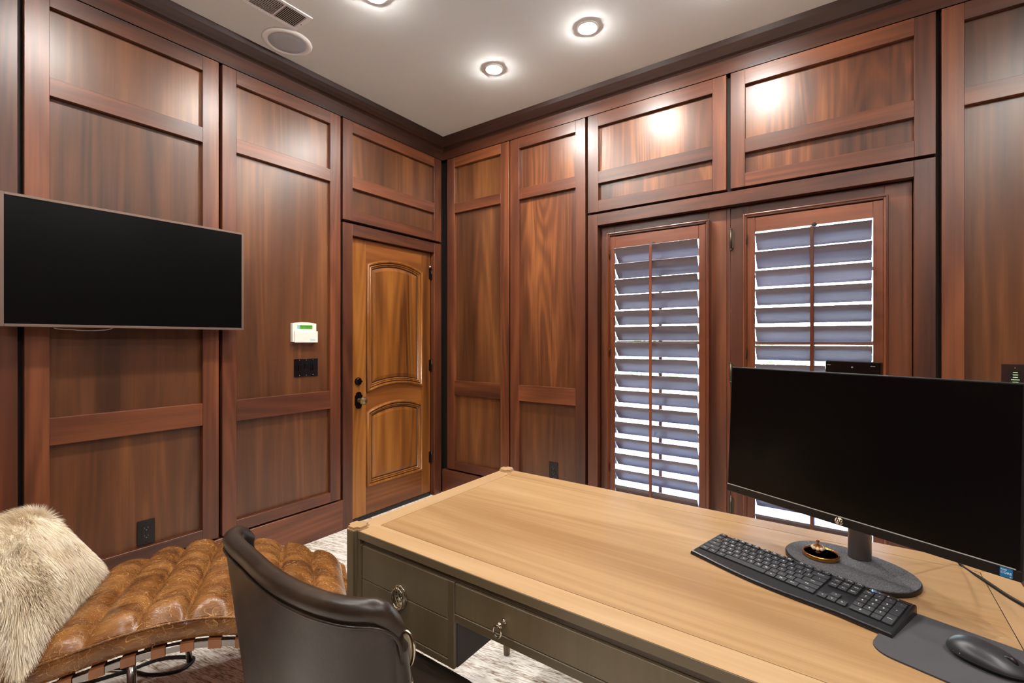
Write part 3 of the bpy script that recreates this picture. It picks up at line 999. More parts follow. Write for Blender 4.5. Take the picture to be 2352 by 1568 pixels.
def pull(mtx, parent):
    b = MB()
    b.lathe([(0.026, 0), (0.026, 0.003), (0.0235, 0.0055), (0.021, 0.003), (0.019, 0.0025), (0.010, 0.004), (0, 0.005)], 32, 0, ry=1.22)
    b.tube([(0.0215 * math.cos(a), 0.0265 * math.sin(a) - 0.001, 0.010) for a in [2 * math.pi * k / 32 for k in range(32)]], 0.0026, 8, closed=True)
    b.lathe([(0.005, 0.004), (0.0045, 0.012), (0.006, 0.014), (0.003, 0.017), (0, 0.0175)], 12, mtx=T(0, 0.0255, 0))
    for k in range(8):
        a = 2 * math.pi * k / 8
        b.lathe([(0.0035, 0.003), (0.002, 0.0065), (0, 0.007)], 6, mtx=T(0.009 * math.cos(a), 0.011 * math.sin(a), 0))
    return b.build('ring_pull', 'nickel', parent, mtx=mtx)
def knobm(mtx, parent):
    b = MB()
    b.lathe([(0.007, 0), (0.006, 0.002), (0.0035, 0.005), (0.0035, 0.012), (0.0075, 0.016), (0.008, 0.019), (0.004, 0.023), (0, 0.024)], 16)
    b.tube([(0.0105 * math.cos(a), 0.0125 * math.sin(a) - 0.009, 0.026) for a in [2 * math.pi * k / 24 for k in range(24)]], 0.0024, 8, closed=True)
    b.tube([(0, 0, 0.020), (0, 0.002, 0.027)], 0.0025, 8)
    return b.build('ring_knob', 'nickel', parent, mtx=mtx)
def drawer(xa, xb, za, zb, seam=None, hw=None):
    b = MB()
    yf = y0 + 0.0035
    if seam:
        b.box(xa, xb, yf, yf + 0.02, za, seam - 0.0009, 0)
        b.box(xa, xb, yf, yf + 0.02, seam + 0.0009, zb, 0)
        b.box(xa, xb, yf + 0.004, yf + 0.5, za + 0.002, zb - 0.002, 1)
    else:
        b.box(xa, xb, yf, yf + 0.02, za, zb, 0)
        b.box(xa + 0.002, xb - 0.002, yf + 0.004, yf + 0.4, za + 0.002, zb - 0.002, 1)
    return dpart(b, 'drawer', ['kz', 'groove'], bevel=0.001)
def frontm(x, z):
    return DI @ T(x, y0 + 0.0035, z) @ MXB
# local matrices of handles: drawers are built in world coordinates below DI, so use the same frame
dl = drawer(xl0 + 0.0225, PX - 0.0225, PB + 0.0205, 0.7200, 0.627)
pull(T(-0.956, y0 + 0.0035, 0.627) @ MXB, dl)
drr = drawer(PXR + 0.0225, x1 - 0.034 - 0.0225, PB + 0.0205, 0.7200, 0.627)
pull(T(2 * cxm + 0.956, y0 + 0.0035, 0.627) @ MXB, drr)
dc = drawer(PX + 0.002, PXR - 0.002, 0.6485, 0.7195)
knobm(T(-0.617, y0 + 0.0035, 0.680) @ MXB, dc)
knobm(T(2 * cxm + 0.617, y0 + 0.0035, 0.680) @ MXB, dc)
b = MB(); b.box(PX, PXR, y0 + 0.002, y0 + 0.03, 0.627, 0.6475)
dpart(b, 'drawer_rail', ['kx'])
b = MB(); b.box(PX, PXR, y1 - 0.04, y1 - 0.02, PB, 0.722)
dpart(b, 'back_panel', ['kx'])
# four corner posts with notched corners, ending in a small cap on the top
def quatre(s_, c):
    h = s_ / 2
    p = []
    for sx, sy in ((1, 1), (-1, 1), (-1, -1), (1, -1)):
        q = [(h, h - c), (h - c * 0.45, h - c * 0.95), (h - c * 0.8, h - c * 0.8), (h - c * 0.95, h - c * 0.45), (h - c, h)]
        if sx * sy < 0:
            q = q[::-1]
        p += [(sx * a, sy * bb) for a, bb in q]
    return p
for px, py in ((x0 + 0.022, y0 + 0.016), (x0 + 0.022, y1 - 0.016), (x1 - 0.022, y0 + 0.016), (x1 - 0.022, y1 - 0.016)):
    b = MB()
    b.prism(quatre(0.056, 0.013), PB - 0.02, zt - 0.001, 0, T(px, py, 0))
    q1, q0 = quatre(0.056, 0.013), quatre(0.024, 0.006)
    nq = len(q1)
    b.add([(x, y, 0.0) for x, y in q0] + [(x, y, PB - 0.02) for x, y in q1], [(i, (i + 1) % nq, nq + (i + 1) % nq, nq + i) for i in range(nq)] + [tuple(range(nq - 1, -1, -1))], 0, None, False, T(px, py, 0))
    b.prism(quatre(0.056, 0.013), zt - 0.001, zt + 0.0025, 1, T(px, py, 0))
    b.prism(quatre(0.050, 0.012), zt + 0.0025, zt + 0.009, 1, T(px, py, 0))
    dpart(b, 'corner_post', ['kz', 'ty'], bevel=0.001)

# ------------------------------------------------------------------ computer on the desk
MA = math.atan2(0.4275, -0.904)               # direction of the screen's left end
ang = MA - math.pi                            # local +x -> screen right as seen from the front
mon = empty('computer_monitor', (0.0, 1.366, DZ))
mon.rotation_euler = (0, 0, ang)
tag(mon, 'large black desktop computer monitor on grey oval stand, screen off', 'monitor')
# local frame: x right (towards +x world), y backwards, z up
def ML(p):
    """world xy -> monitor local xy"""
    d = Vector((p[0] - 0.0, p[1] - 1.366))
    c_, s_ = math.cos(-ang), math.sin(-ang)
    return (d.x * c_ - d.y * s_, d.x * s_ + d.y * c_)
cx_, cy_ = ML((-0.018, 1.339))
HWm, HB, HT = 0.2975, 0.866 - DZ, 1.2225 - DZ
tilt = Matrix.Translation((cx_, cy_, HB)) @ Matrix.Rotation(R(-3.2), 4, 'X')
Hm = (HT - HB)
b = MB(); b.box(-HWm, HWm, 0.002, 0.014, 0, Hm)
sh = b.build('housing', 'black', mon, bevel=0.002, seg=2, mtx=tilt)
MB().box(-HWm + 0.004, HWm - 0.004, 0.0, 0.004, 0.0215, Hm - 0.004).build('screen', 'screen', mon, mtx=tilt)
MB().box(-HWm + 0.002, HWm - 0.008, -0.0012, 0.003, 0.0195, 0.0212).build('trim_line', plain('pale_trim_line', (190, 188, 184), 0.4), mon, mtx=tilt)
MB().box(-HWm, HWm, -0.0008, 0.004, 0.0, 0.0193).build('chin', 'black', mon, bevel=0.001, mtx=tilt)
b = MB()
b.box(-HWm + 0.015, HWm - 0.015, 0.014, 0.030, 0.01, Hm - 0.006)
b.box(-HWm + 0.09, HWm - 0.09, 0.030, 0.050, 0.02, Hm - 0.10)
b.build('rear_cover', plain('rear_grey', (70, 62, 60), 0.5), mon, bevel=0.006, seg=3, mtx=tilt)
b = MB()
for k in range(30):
    b.box(0.085 + k * 0.0048, 0.0878 + k * 0.0048, 0.014, 0.026, Hm - 0.008, Hm - 0.0015)
b.build('vent_ridges', plain('ridge_grey', (96, 86, 84), 0.5), mon, mtx=tilt)
b = MB(); b.box(-0.058, 0.060, 0.030, 0.044, Hm - 0.04, Hm + 0.0285)
wc = b.build('pop_up_webcam', 'blackgloss', mon, bevel=0.002, mtx=tilt)
q = MB()
q.lathe([(0.0022, 0), (0.0022, 0.0006), (0, 0.0006)], 10, mtx=T(0.003, 0.030, Hm + 0.014) @ Matrix.Rotation(R(90), 4, 'X'))
q.box(-0.053, -0.045, 0.0294, 0.030, Hm + 0.0175, Hm + 0.0187)
q.box(0.041, 0.050, 0.0294, 0.030, Hm + 0.0175, Hm + 0.0187)
q.build('camera_marks', plain('mark_grey', (150, 150, 152), 0.5), wc)
# logo and sticker
b = MB(); b.lathe([(0.0088, 0), (0.0088, 0.0008), (0, 0.0008)], 32)
lg = b.build('round_logo', 'logo', mon, mtx=tilt @ T(-0.001, -0.0008, 0.0098) @ Matrix.Rotation(R(90), 4, 'X'))
vs, fs = text_geo('hp', 0.0165, bold=True, shear=0.35)
MB().add(vs, fs).build('logo_letters', 'black', lg, mtx=T(0.0, 0.0018, 0.0010))
b = MB(); b.prism(rounded_rect(0.0170, 0.0168, 0.0015, 3), 0, 0.0005)
st = b.build('sticker', 'sticker', mon, mtx=tilt @ T(0.2775, -0.0008, 0.0100) @ Matrix.Rotation(R(90), 4, 'X'))
b = MB()
for txt, sz, xx, zz in (('intel', 0.0046, -0.0032, 0.0050), ('CORE', 0.0056, 0.0, -0.0006), ('i5', 0.0034, 0.0058, -0.0062)):
    vs, fs = text_geo(txt, sz, bold=True)
    b.add(vs, fs, mtx=T(xx, zz, 0.0007))
b.build('sticker_text', plain('sticker_white', (220, 240, 250), 0.4), st)
# pole and oval foot
pxl = ML((0.021, 1.42))
b = MB(); b.lathe([(0.0235, 0.012), (0.0235, 0.27)], 32, mtx=T(pxl[0], pxl[1], 0))
b.build('pole', 'steel', mon)
el = []
for k in range(64):
    a = 2 * math.pi * k / 64
    ca, sa_ = math.cos(a), math.sin(a)
    n_ = 2.25
    el.append((0.134 * abs(ca) ** (2 / n_) * (1 if ca > 0 else -1), 0.098 * abs(sa_) ** (2 / n_) * (1 if sa_ > 0 else -1)))
fc = ML((-0.001, 1.366))
b = MB(); b.prism(el, 0.0, 0.009, 1, T(fc[0], fc[1], 0), smooth=True); b.prism([(x * 0.985, y * 0.98) for x, y in el], 0.009, 0.0115, 0, T(fc[0], fc[1], 0), smooth=True)
b.build('oval_foot', ['standfabric', 'black'], mon, bevel=0.001)

# gold rimmed dish with a jewelled ornament
tr = empty('trinket_dish', (-0.056, 1.372, DZ + 0.0118))
tag(tr, 'small round gold rimmed dish with dark blue enamel on the monitor foot', 'dish')
b = MB(); b.lathe([(0.036, 0), (0.0385, 0.001), (0.0385, 0.010), (0.0365, 0.0108), (0.0350, 0.0095), (0.0350, 0.006)], 48)
b.build('rim', 'gold', tr)
MB().lathe([(0.0352, 0.0075), (0, 0.0075)], 48).build('enamel', 'glass_black', tr)
orn = empty('brooch', (-0.062, 1.373, DZ + 0.0118 + 0.0076))
tag(orn, 'gold and pearl ornament standing in the dark blue dish', 'ornament')
b = MB()
for k in range(8):
    a = 2 * math.pi * k / 8
    b.lathe([(0.0001, -0.0045)] + [(0.0045 * math.sin(R(t)), -0.0045 * math.cos(R(t))) for t in (30, 60, 90, 120, 150)] + [(0.0001, 0.0045)], 10, mtx=T(0.011 * math.cos(a), 0.011 * math.sin(a), 0.012))
b.build('pearls', 'pearl', orn)
b = MB()
b.lathe([(0.009, 0), (0.003, 0.003), (0.002, 0.008), (0.013, 0.009), (0.008, 0.012), (0.003, 0.016), (0.002, 0.024), (0.0035, 0.026), (0.0035, 0.029), (0, 0.031)], 16)
for k in range(8):
    a = 2 * math.pi * (k + .5) / 8
    b.lathe([(0.0025, 0), (0.002, 0.003), (0, 0.004)], 8, mtx=T(0.008 * math.cos(a), 0.008 * math.sin(a), 0.014))
b.build('setting', 'gold', orn)

# keyboard
KL, KD = 0.413, 0.130
kang = math.atan2(-0.141, 0.388)
kb = empty('keyboard', (-0.1085, 1.217, DZ))
kb.rotation_euler = (0, 0, kang)
tag(kb, 'full size black computer keyboard with white legends lying on the desk', 'keyboard')
def ktop(y):           # height of the plate at local y (front is -y)
    return 0.0125 + (y + KD / 2) / KD * 0.0135
b = MB()
def front(x):
    t = (x + KL / 2) / KL
    return -KD / 2 - 0.013 * max(0.0, math.sin(math.pi * min(1, t / 0.80))) ** 1.3 if t < 0.80 else -KD / 2
rows = []
NX = 40
for inset_, dz in ((0.0, -1), (0.0, -0.005), (0.0012, -0.0012), (0.004, 0.0)):
    ring = []
    for k in range(NX + 1):
        x = -KL / 2 + KL * k / NX
        xx = max(-KL / 2 + inset_, min(KL / 2 - inset_, x))
        y = front(x) + inset_
        ring.append((xx, y, 0.0012 if dz == -1 else ktop(y) + dz - 0.003 * (dz > -0.006)))
    for k in range(NX + 1):
        x = KL / 2 - KL * k / NX
        xx = max(-KL / 2 + inset_, min(KL / 2 - inset_, x))
        y = KD / 2 - inset_
        ring.append((xx, y, 0.0012 if dz == -1 else ktop(y) + dz - 0.003 * (dz > -0.006)))
    rows.append(ring)
b.grid(rows, close_v=True, smooth=False, flip=False)
n = 2 * (NX + 1)
b.f.append([3 * n + i for i in range(n)]); b.m.append(0); b.s.append((0, 0, 0)); b.sm.append(False)
b.f.append([i for i in range(n)][::-1]); b.m.append(0); b.s.append((0, 0, 0)); b.sm.append(False)
b.build('case', 'keybase', kb)
U = 0.01843
def keymesh(w_, h_, leg):
    b = MB()
    g_ = 0.0016
    a, c = w_ / 2 - g_ / 2, h_ / 2 - g_ / 2
    r1 = rounded_rect(2 * a, 2 * c, 0.0016, 2)
    r2 = rounded_rect(2 * a - 0.0012, 2 * c - 0.0012, 0.0014, 2)
    n = len(r1)
    vs = [(x, y, 0) for x, y in r1] + [(x, y, 0.0028) for x, y in r1] + [(x, y, 0.0034) for x, y in r2]
    fs = []
    for j in (0, 1):
        fs += [(j * n + i, j * n + (i + 1) % n, (j + 1) * n + (i + 1) % n, (j + 1) * n + i) for i in range(n)]
    fs.append(tuple(2 * n + i for i in range(n)))
    b.add(vs, fs)
    if leg:
        tv, tf = text_geo(leg, 0.0062 if len(leg) <= 2 else (0.0036 if len(leg) < 6 else 0.0030), bold=True)
        b.add(tv, tf, 1, mtx=T(0, 0.0006, 0.00352))
    return b
keys = []
xk = -KL / 2 + 0.0075
yk = KD / 2 - 0.0100
def row(y, x, items, u=U, h=None):
    for it in items:
        w_, leg = it if isinstance(it, tuple) else (1, it)
        if leg is not None:
            keys.append((x + w_ * u / 2, y, w_ * u, h or u * 0.96, leg))
        x += w_ * u
KP = U * 0.955
mx = xk
# function row
keysF = [(1, 'Esc'), (0.98, None)] + ['F1', 'F2', 'F3', 'F4', (.5, None), 'F5', 'F6', 'F7', 'F8', (.5, None), 'F9', 'F10', 'F11', 'F12']
row(yk, mx, keysF, u=U * 0.945, h=KP * 0.72)
r0 = yk - KP * 0.98
row(r0, mx, ['~', '1', '2', '3', '4', '5', '6', '7', '8', '9', '0', '-', '=', (2, 'Backspace')], u=U * 0.96)
row(r0 - KP, mx, [(1.5, 'Tab'), 'Q', 'W', 'E', 'R', 'T', 'Y', 'U', 'I', 'O', 'P', '[', ']', (1.5, '\\')], u=U * 0.96)
row(r0 - 2 * KP, mx, [(1.8, 'Caps'), 'A', 'S', 'D', 'F', 'G', 'H', 'J', 'K', 'L', ';', "'", (2.2, 'Enter')], u=U * 0.96)
row(r0 - 3 * KP, mx, [(2.3, 'Shift'), 'Z', 'X', 'C', 'V', 'B', 'N', 'M', ',', '.', '/', (2.7, 'Shift')], u=U * 0.96)
row(r0 - 4 * KP, mx, [(1.25, 'Ctrl'), (1.25, 'Win'), (1.25, 'Alt'), (5.5, ''), (1.25, 'Alt'), (1.25, 'Fn'), (1.4, 'Menu'), (1.85, 'Ctrl')], u=U * 0.96)
nx = mx + 15 * U * 0.96 + 0.0045
row(yk, nx, ['PrtSc', 'ScrLk', 'Pause'], u=U * 0.96, h=KP * 0.72)
row(r0, nx, ['Insert', 'Home', 'PgUp'], u=U * 0.96)
row(r0 - KP, nx, ['Delete', 'End', 'PgDn'], u=U * 0.96)
row(r0 - 3 * KP, nx + U * 0.96, ['^'], u=U * 0.96)
row(r0 - 4 * KP, nx, ['<', 'v', '>'], u=U * 0.96)
px_ = nx + 3 * U * 0.96 + 0.0045
row(r0, px_, ['Num', '/', '*', '-'], u=U * 0.96)
row(r0 - KP, px_, ['7', '8', '9'], u=U * 0.96)
row(r0 - 2 * KP, px_, ['4', '5', '6'], u=U * 0.96)
row(r0 - 3 * KP, px_, ['1', '2', '3'], u=U * 0.96)
row(r0 - 4 * KP, px_, [(2, '0'), '.'], u=U * 0.96)
kk = px_ + 3.5 * U * 0.96
keys.append((kk, r0 - 1.5 * KP, U * 0.96, 2 * KP, '+'))
keys.append((kk, r0 - 3.5 * KP, U * 0.96, 2 * KP, 'Enter'))
slope = math.atan2(0.0135, KD)
keys.sort(key=lambda k: k[1])
for i, (x, y, w_, h_, leg) in enumerate(keys):
    mt = T(x, y, ktop(y) - 0.0028) @ Matrix.Rotation(slope, 4, 'X')
    if i < 100:
        keymesh(w_, h_, leg).build('keycap', ['keycap', 'legend'], kb, mtx=mt)
    else:
        if i == 100:
            rest = MB()
        kmb = keymesh(w_, h_, leg)
        o_ = len(rest.v)
        rest.v += [tuple(mt @ Vector(p)) for p in kmb.v]
        rest.f += [[q_ + o_ for q_ in f_] for f_ in kmb.f]
        rest.m += kmb.m; rest.s += kmb.s; rest.sm += kmb.sm
if len(keys) > 100:
    tag(rest.build('keycaps', ['keycap', 'legend'], kb), kind='stuff')
b = MB(); b.box(px_ + 0.001, KL / 2 - 0.006, yk - 0.005, yk + 0.006, ktop(yk) - 0.0030, ktop(yk) - 0.0022)
ist = b.build('status_strip', 'blackgloss', kb)
b = MB()
for k, txt in enumerate(('<>', '=', '()', '<')):
    tv, tf = text_geo(txt, 0.005, bold=True)
    b.add(tv, tf, mtx=T(px_ + 0.006 + k * 0.015, yk, ktop(yk) - 0.0021))
b.build('status_marks', 'legend', ist)

# mouse pad and mouse
b = MB()
pc = Vector((0.215, 1.105)); pang = math.atan2(-0.047, 0.155)
pad = MB().prism(rounded_rect(0.300, 0.200, 0.035, 8), 0, 0.003, 0, smooth=True).build('mouse_pad', 'mousepad', None, bevel=0.0008)
pad.location = (0.1985, 1.083, DZ); pad.rotation_euler = (0, 0, R(-16.5))
tag(pad, 'dark grey cloth mouse pad with rounded corners to the right of the keyboard', 'mouse pad')
ms = empty('computer_mouse', (0.187, 1.095, DZ + 0.0032))
ms.rotation_euler = (0, 0, R(-24))
tag(ms, 'black wireless computer mouse resting on the grey mouse pad', 'mouse')
def mouse_rows(zs, top=True):
    rows = []
    N = 40
    L_m, W_m, H_m = 0.052, 0.031, 0.034
    for j in range(9):
        t = j / 8 * math.pi / 2
        r, z = math.cos(t), math.sin(t)
        ring = []
        for k in range(N):
            a = 2 * math.pi * k / N
            ca, sa_ = math.cos(a), math.sin(a)
            ex = 2 / 2.6
            x = L_m * (r ** 0.75) * abs(ca) ** ex * (1 if ca > 0 else -1)
            y = W_m * (r ** 0.75) * abs(sa_) ** ex * (1 if sa_ > 0 else -1) * (1 - 0.10 * math.cos(2 * a))
            hh = H_m * (0.84 - 0.22 * (x / L_m) - 0.2 * (x / L_m) ** 2)
            ring.append((x, y, 0.007 + (hh - 0.007) * z))
        rows.append(ring)
    return rows
rw = mouse_rows(None)
b = MB(); b.grid(rw, close_v=True, flip=False)
b.f.append([len(rw) * 40 - 40 + i for i in range(40)]); b.m.append(0); b.s.append((0, 0, 0)); b.sm.append(True)
b.build('shell', 'mouse', ms)
b = MB()
bot = [[(x * k1, y * k1, z) for (x, y, _z) in rw[0]] for k1, z in ((0.86, 0.0), (0.93, 0.003), (0.99, 0.0072))]
b.grid(bot, close_v=True, flip=False)
b.build('base', 'blackgloss', ms)
b = MB(); b.lathe([(0.009, -0.0035), (0.0105, -0.002), (0.0105, 0.002), (0.009, 0.0035)], 20)
b.build('scroll_wheel', 'black', ms, mtx=T(0.026, 0, 0.0155) @ Matrix.Rotation(R(90), 4, 'X'))
b = MB(); b.box(0.006, 0.0505, -0.0004, 0.0004, 0.009, 0.0290)
for k in range(3):
    pass
b = MB()
for k, xx in enumerate((-0.034, -0.026, -0.012, -0.002)):
    b.lathe([(0.0011, 0), (0.0006, 0.0008), (0, 0.001)], 8, mtx=T(xx, -0.0305, 0.0115) @ Matrix.Rotation(R(70), 4, 'X'))
b.build('side_dots', 'nickel', ms)
cable('cable', [(0.14, 1.345, DZ + 0.20), (0.165, 1.40, DZ + 0.16), (0.195, 1.49, DZ + 0.07), (0.216, 1.540, DZ + 0.0038), (0.245, 1.470, DZ + 0.0035), (0.272, 1.405, DZ + 0.0035), (0.300, 1.355, DZ + 0.0035), (0.325, 1.315, DZ - 0.004), (0.335, 1.30, DZ - 0.06), (0.34, 1.30, 0.3)], 0.0032, 'cableblack', 'black cable running across the desk from behind the monitor')

# ------------------------------------------------------------------ desk chair (seen from behind)
ch = empty('desk_chair', (-0.90, 0.74, 0))
tag(ch, 'brown leather desk chair with curved back, in front of the desk drawers', 'chair')
CI = T(0.90, -0.74, 0)
ctrl = [(-1.240, 0.560), (-1.192, 0.500), (-1.030, 0.470), (-0.893, 0.452), (-0.785, 0.452), (-0.711, 0.462), (-0.660, 0.478), (-0.628, 0.502), (-0.618, 0.530)]
def cat(P, t):
    n = len(P) - 1
    i = min(int(t * n), n - 1)
    u = t * n - i
    p0, p1, p2, p3 = (Vector(P[max(i - 1, 0)]), Vector(P[i]), Vector(P[i + 1]), Vector(P[min(i + 2, n)]))
    return 0.5 * ((2 * p1) + (-p0 + p2) * u + (2 * p0 - 5 * p1 + 4 * p2 - p3) * u * u + (-p0 + 3 * p1 - 3 * p2 + p3) * u ** 3)
ccx = -0.89
def shell_pt(s_, z, off=0.0):
    p = cat(ctrl, s_)
    q = cat(ctrl, min(1, s_ + 0.01)) - cat(ctrl, max(0, s_ - 0.01))
    nrm = Vector((-q.y, q.x)).normalized()           # towards +y (inside)
    dz = 0.86 - z
    taper = 1 - 0.10 * dz
    x = ccx + (p.x - ccx) * taper + nrm.x * off
    y = p.y + nrm.y * off + 0.115 * dz
    return (x, y, z)
def rimz(s_):
    RZ = 0.826 + 0.026 * s_
    e_ = 0.08
    if s_ < e_:
        return RZ - 0.075 * (1 - math.sqrt(max(0, 1 - ((e_ - s_) / e_) ** 2)))
    if s_ > 1 - 0.22:
        k = (s_ - (1 - 0.22)) / 0.22
        return RZ - 0.085 * (1 - math.sqrt(max(0, 1 - k ** 2)))
    return RZ
NS = 48
rows = []
for j in range(15):
    r_ = []
    for i in range(NS + 1):
        s_ = i / NS
        zt_ = rimz(s_) - 0.012
        z = zt_ + (0.44 - zt_) * (j / 14)
        r_.append(shell_pt(s_, z))
    rows.append(r_)
b = MB(); b.grid(rows, flip=True)
b.build('outer_back', 'chair', ch, mtx=CI)
rows = []
for j in range(13):
    r_ = []
    for i in range(NS + 1):
        s_ = i / NS
        zt_ = rimz(s_) - 0.010
        z = zt_ + (0.46 - zt_) * (j / 12)
        tuft = 0.008 * math.cos(s_ * 2 * math.pi * 6) * math.cos((j / 12) * 2 * math.pi * 2.5)
        r_.append(shell_pt(s_, z, 0.018 + (0.020 + 0.022 * math.sin(math.pi * min(1, j / 12 * 1.3)) + tuft) * min(1, s_ / 0.2, (1 - s_) / 0.12)))
    rows.append(r_)
b = MB(); b.grid(rows)
b.build('inner_back', 'chair', ch, mtx=CI)
path, rad = [], []
for k in range(9):
    z = 0.46 + (rimz(0) - 0.01 - 0.46) * k / 9
    path.append(shell_pt(0, z, 0.016)); rad.append(0.019)
for i in range(NS + 1):
    path.append(shell_pt(i / NS, rimz(i / NS), 0.016)); rad.append(0.020)
for k in range(9):
    z = rimz(1) - 0.01 - (rimz(1) - 0.01 - 0.46) * (k + 1) / 9
    path.append(shell_pt(1, z, 0.016)); rad.append(0.020 + 0.0012 * math.sin(k * 2.1))
b = MB(); b.tube(path, rad, 14)
b.build('rolled_edge', 'chair', ch, mtx=CI)
b = MB()
b.tube([shell_pt(i / NS, rimz(i / NS) - 0.019, -0.003) for i in range(NS + 1)], 0.003, 6)
b.build('piping', 'chair', ch, mtx=CI)
b = MB(); b.prism(rounded_rect(0.43, 0.38, 0.08, 6), 0.39, 0.462, smooth=True)
b.build('seat', 'chair', ch, bevel=0.02, seg=4, mtx=T(0.0, -0.050, 0))
b = MB()
b.tube([(0.206 + 0.015 * math.cos(a), -0.12 + 0.004 * math.cos(a), 0.703 + 0.034 * math.sin(a)) for a in [2 * math.pi * k / 28 for k in range(28)]], 0.0034, 8, closed=True, up=(0, 1, 0))
b.tube([(0.206, -0.12, 0.672), (0.200, -0.10, 0.60), (0.180, -0.08, 0.50), (0.15, -0.06, 0.44)], 0.006, 8)
am = b.build('arm_loop', 'nickel', ch)
b = MB(); b.prism([(0.0125 * math.cos(2 * math.pi * k / 24), 0.031 * math.sin(2 * math.pi * k / 24)) for k in range(24)], -0.002, 0.002)
b.build('arm_pad', plain('arm_pad_beige', (186, 166, 140), 0.6), am, mtx=T(0.206, -0.12, 0.703) @ Matrix.Rotation(R(90), 4, 'X'))
b = MB(); b.lathe([(0.03, 0.10), (0.028, 0.16), (0.022, 0.17), (0.022, 0.40)], 20, mtx=T(0, 0.015, 0))
b.build('gas_column', 'darkmetal', ch)
for k in range(5):
    a = 2 * math.pi * k / 5 + 0.3
    b = MB()
    b.tube([(0.02 * math.cos(a), 0.015 + 0.02 * math.sin(a), 0.12), (0.14 * math.cos(a), 0.015 + 0.14 * math.sin(a), 0.105), (0.27 * math.cos(a), 0.015 + 0.27 * math.sin(a), 0.075)], [0.022, 0.018, 0.014], 10)
    lg_ = b.build('base_arm', 'darkmetal', ch)
    c = MB(); c.lathe([(0.0, -0.012), (0.024, -0.012), (0.026, -0.008), (0.026, 0.008), (0.024, 0.012), (0, 0.012)], 20)
    c.build('caster', 'black', lg_, mtx=T(0.28 * math.cos(a), 0.015 + 0.28 * math.sin(a), 0.0265) @ Matrix.Rotation(a, 4, 'Z') @ Matrix.Rotation(R(90), 4, 'X'))

# ------------------------------------------------------------------ leather daybed
A_ = Vector((0.5, 0.8660254)); N_ = Vector((-0.8660254, 0.5))
db = empty('leather_daybed', (0, 0, 0))
tag(db, 'tan channel tufted leather daybed on chrome frame with strap wraps, along left wall', 'daybed')
PR = [(-1.62, 0.79), (-1.5, 0.70), (-1.35, 0.60), (-1.2, 0.515), (-1.05, 0.46), (-0.9, 0.435), (-0.8, 0.436), (-0.69, 0.447), (-0.6, 0.459), (-0.5, 0.478), (-0.42, 0.490), (-0.33, 0.4945), (-0.25, 0.489), (-0.16, 0.469), (-0.05, 0.436), (0.05, 0.393), (0.12, 0.355), (0.17, 0.322)]
def prof(a):
    for i in range(len(PR) - 1):
        if PR[i][0] <= a <= PR[i + 1][0]:
            p = [PR[max(i - 1, 0)], PR[i], PR[i + 1], PR[min(i + 2, len(PR) - 1)]]
            u = (a - p[1][0]) / (p[2][0] - p[1][0])
            m1 = (p[2][1] - p[0][1]) / (p[2][0] - p[0][0]) * (p[2][0] - p[1][0])
            m2 = (p[3][1] - p[1][1]) / (p[3][0] - p[1][0]) * (p[2][0] - p[1][0])
            return (2 * u ** 3 - 3 * u * u + 1) * p[1][1] + (u ** 3 - 2 * u * u + u) * m1 + (-2 * u ** 3 + 3 * u * u) * p[2][1] + (u ** 3 - u * u) * m2
    return PR[0][1] if a < PR[0][0] else PR[-1][1]
def PW(a, n, z):
    v = A_ * a + N_ * n
    return (v.x, v.y, z)
N0, N1 = 1.620, 2.262
seams = [0.17 - 0.1165 * k for k in range(16)]
def chan(a):
    t = (0.17 - a) / 0.1165
    f = t - math.floor(t)
    return max(0.0, 1 - abs(2 * f - 1) ** 2.6) ** 0.55
b = MB()
rows = []
na, nn_ = 300, 46
a0, a1 = -1.60, 0.17
for i in range(na + 1):
    a = a0 + (a1 - a0) * i / na
    r_ = []
    pz = prof(a)
    c_ = chan(a)
    for j in range(nn_ + 1):
        t = j / nn_
        n_ = N0 + (N1 - N0) * t
        edge = min(t, 1 - t) * (N1 - N0)
        ef = min(1.0, edge / 0.05)
        ef = math.sin(ef * math.pi / 2)
        wr_ = noise.noise(Vector((a * 14, n_ * 5.5, 1.7))) * 0.0045 + noise.noise(Vector((a * 30 + 4, n_ * 16, 8.7))) * 0.003
        # creases running across each channel
        ph = math.floor((0.17 - a) / 0.1165)
        cr = noise.noise(Vector((n_ * 9.0 + ph * 3.1, ph * 7.7, 0.5)))
        cr = -0.006 * max(0, 1 - abs(cr) / 0.10) * c_ * ef
        z = pz - 0.036 * t - 0.006 + (0.046 * c_) * (0.55 + 0.45 * ef if t > 0.5 else 0.25 + 0.75 * ef) + wr_ * ef + cr + 0.004 * ef
        r_.append(PW(a, n_ + 0.0, z))
    rows.append(r_)
b.grid(rows, flip=True)
# sides, slightly bulging, and underside
def side(nn0, sgn):
    rr = []
    for i in range(na + 1):
        a = a0 + (a1 - a0) * i / na
        pz = prof(a) - (0.036 if sgn > 0 else 0); c_ = chan(a)
        q = []
        for k, (dz, dn) in enumerate(((0.0, 0.0), (-0.008, 0.005), (-0.03, 0.010 + 0.004 * noise.noise(Vector((a * 11, 3, sgn)))), (-0.052, 0.004), (-0.056, -0.02))):
            z = pz + dz + (-0.006 + 0.046 * c_ * (0.55 if sgn > 0 else 0.25) if k == 0 else 0)
            q.append(PW(a, nn0 + sgn * dn, z))
        rr.append(q)
    return rr
b.grid(side(N0, -1), flip=False)
b.grid(side(N1, 1), flip=True)
b.grid([[PW(a0 + (a1 - a0) * i / 60, N0 + 0.02, prof(a0 + (a1 - a0) * i / 60) - 0.056), PW(a0 + (a1 - a0) * i / 60, N1 - 0.02, prof(a0 + (a1 - a0) * i / 60) - 0.092)] for i in range(61)])
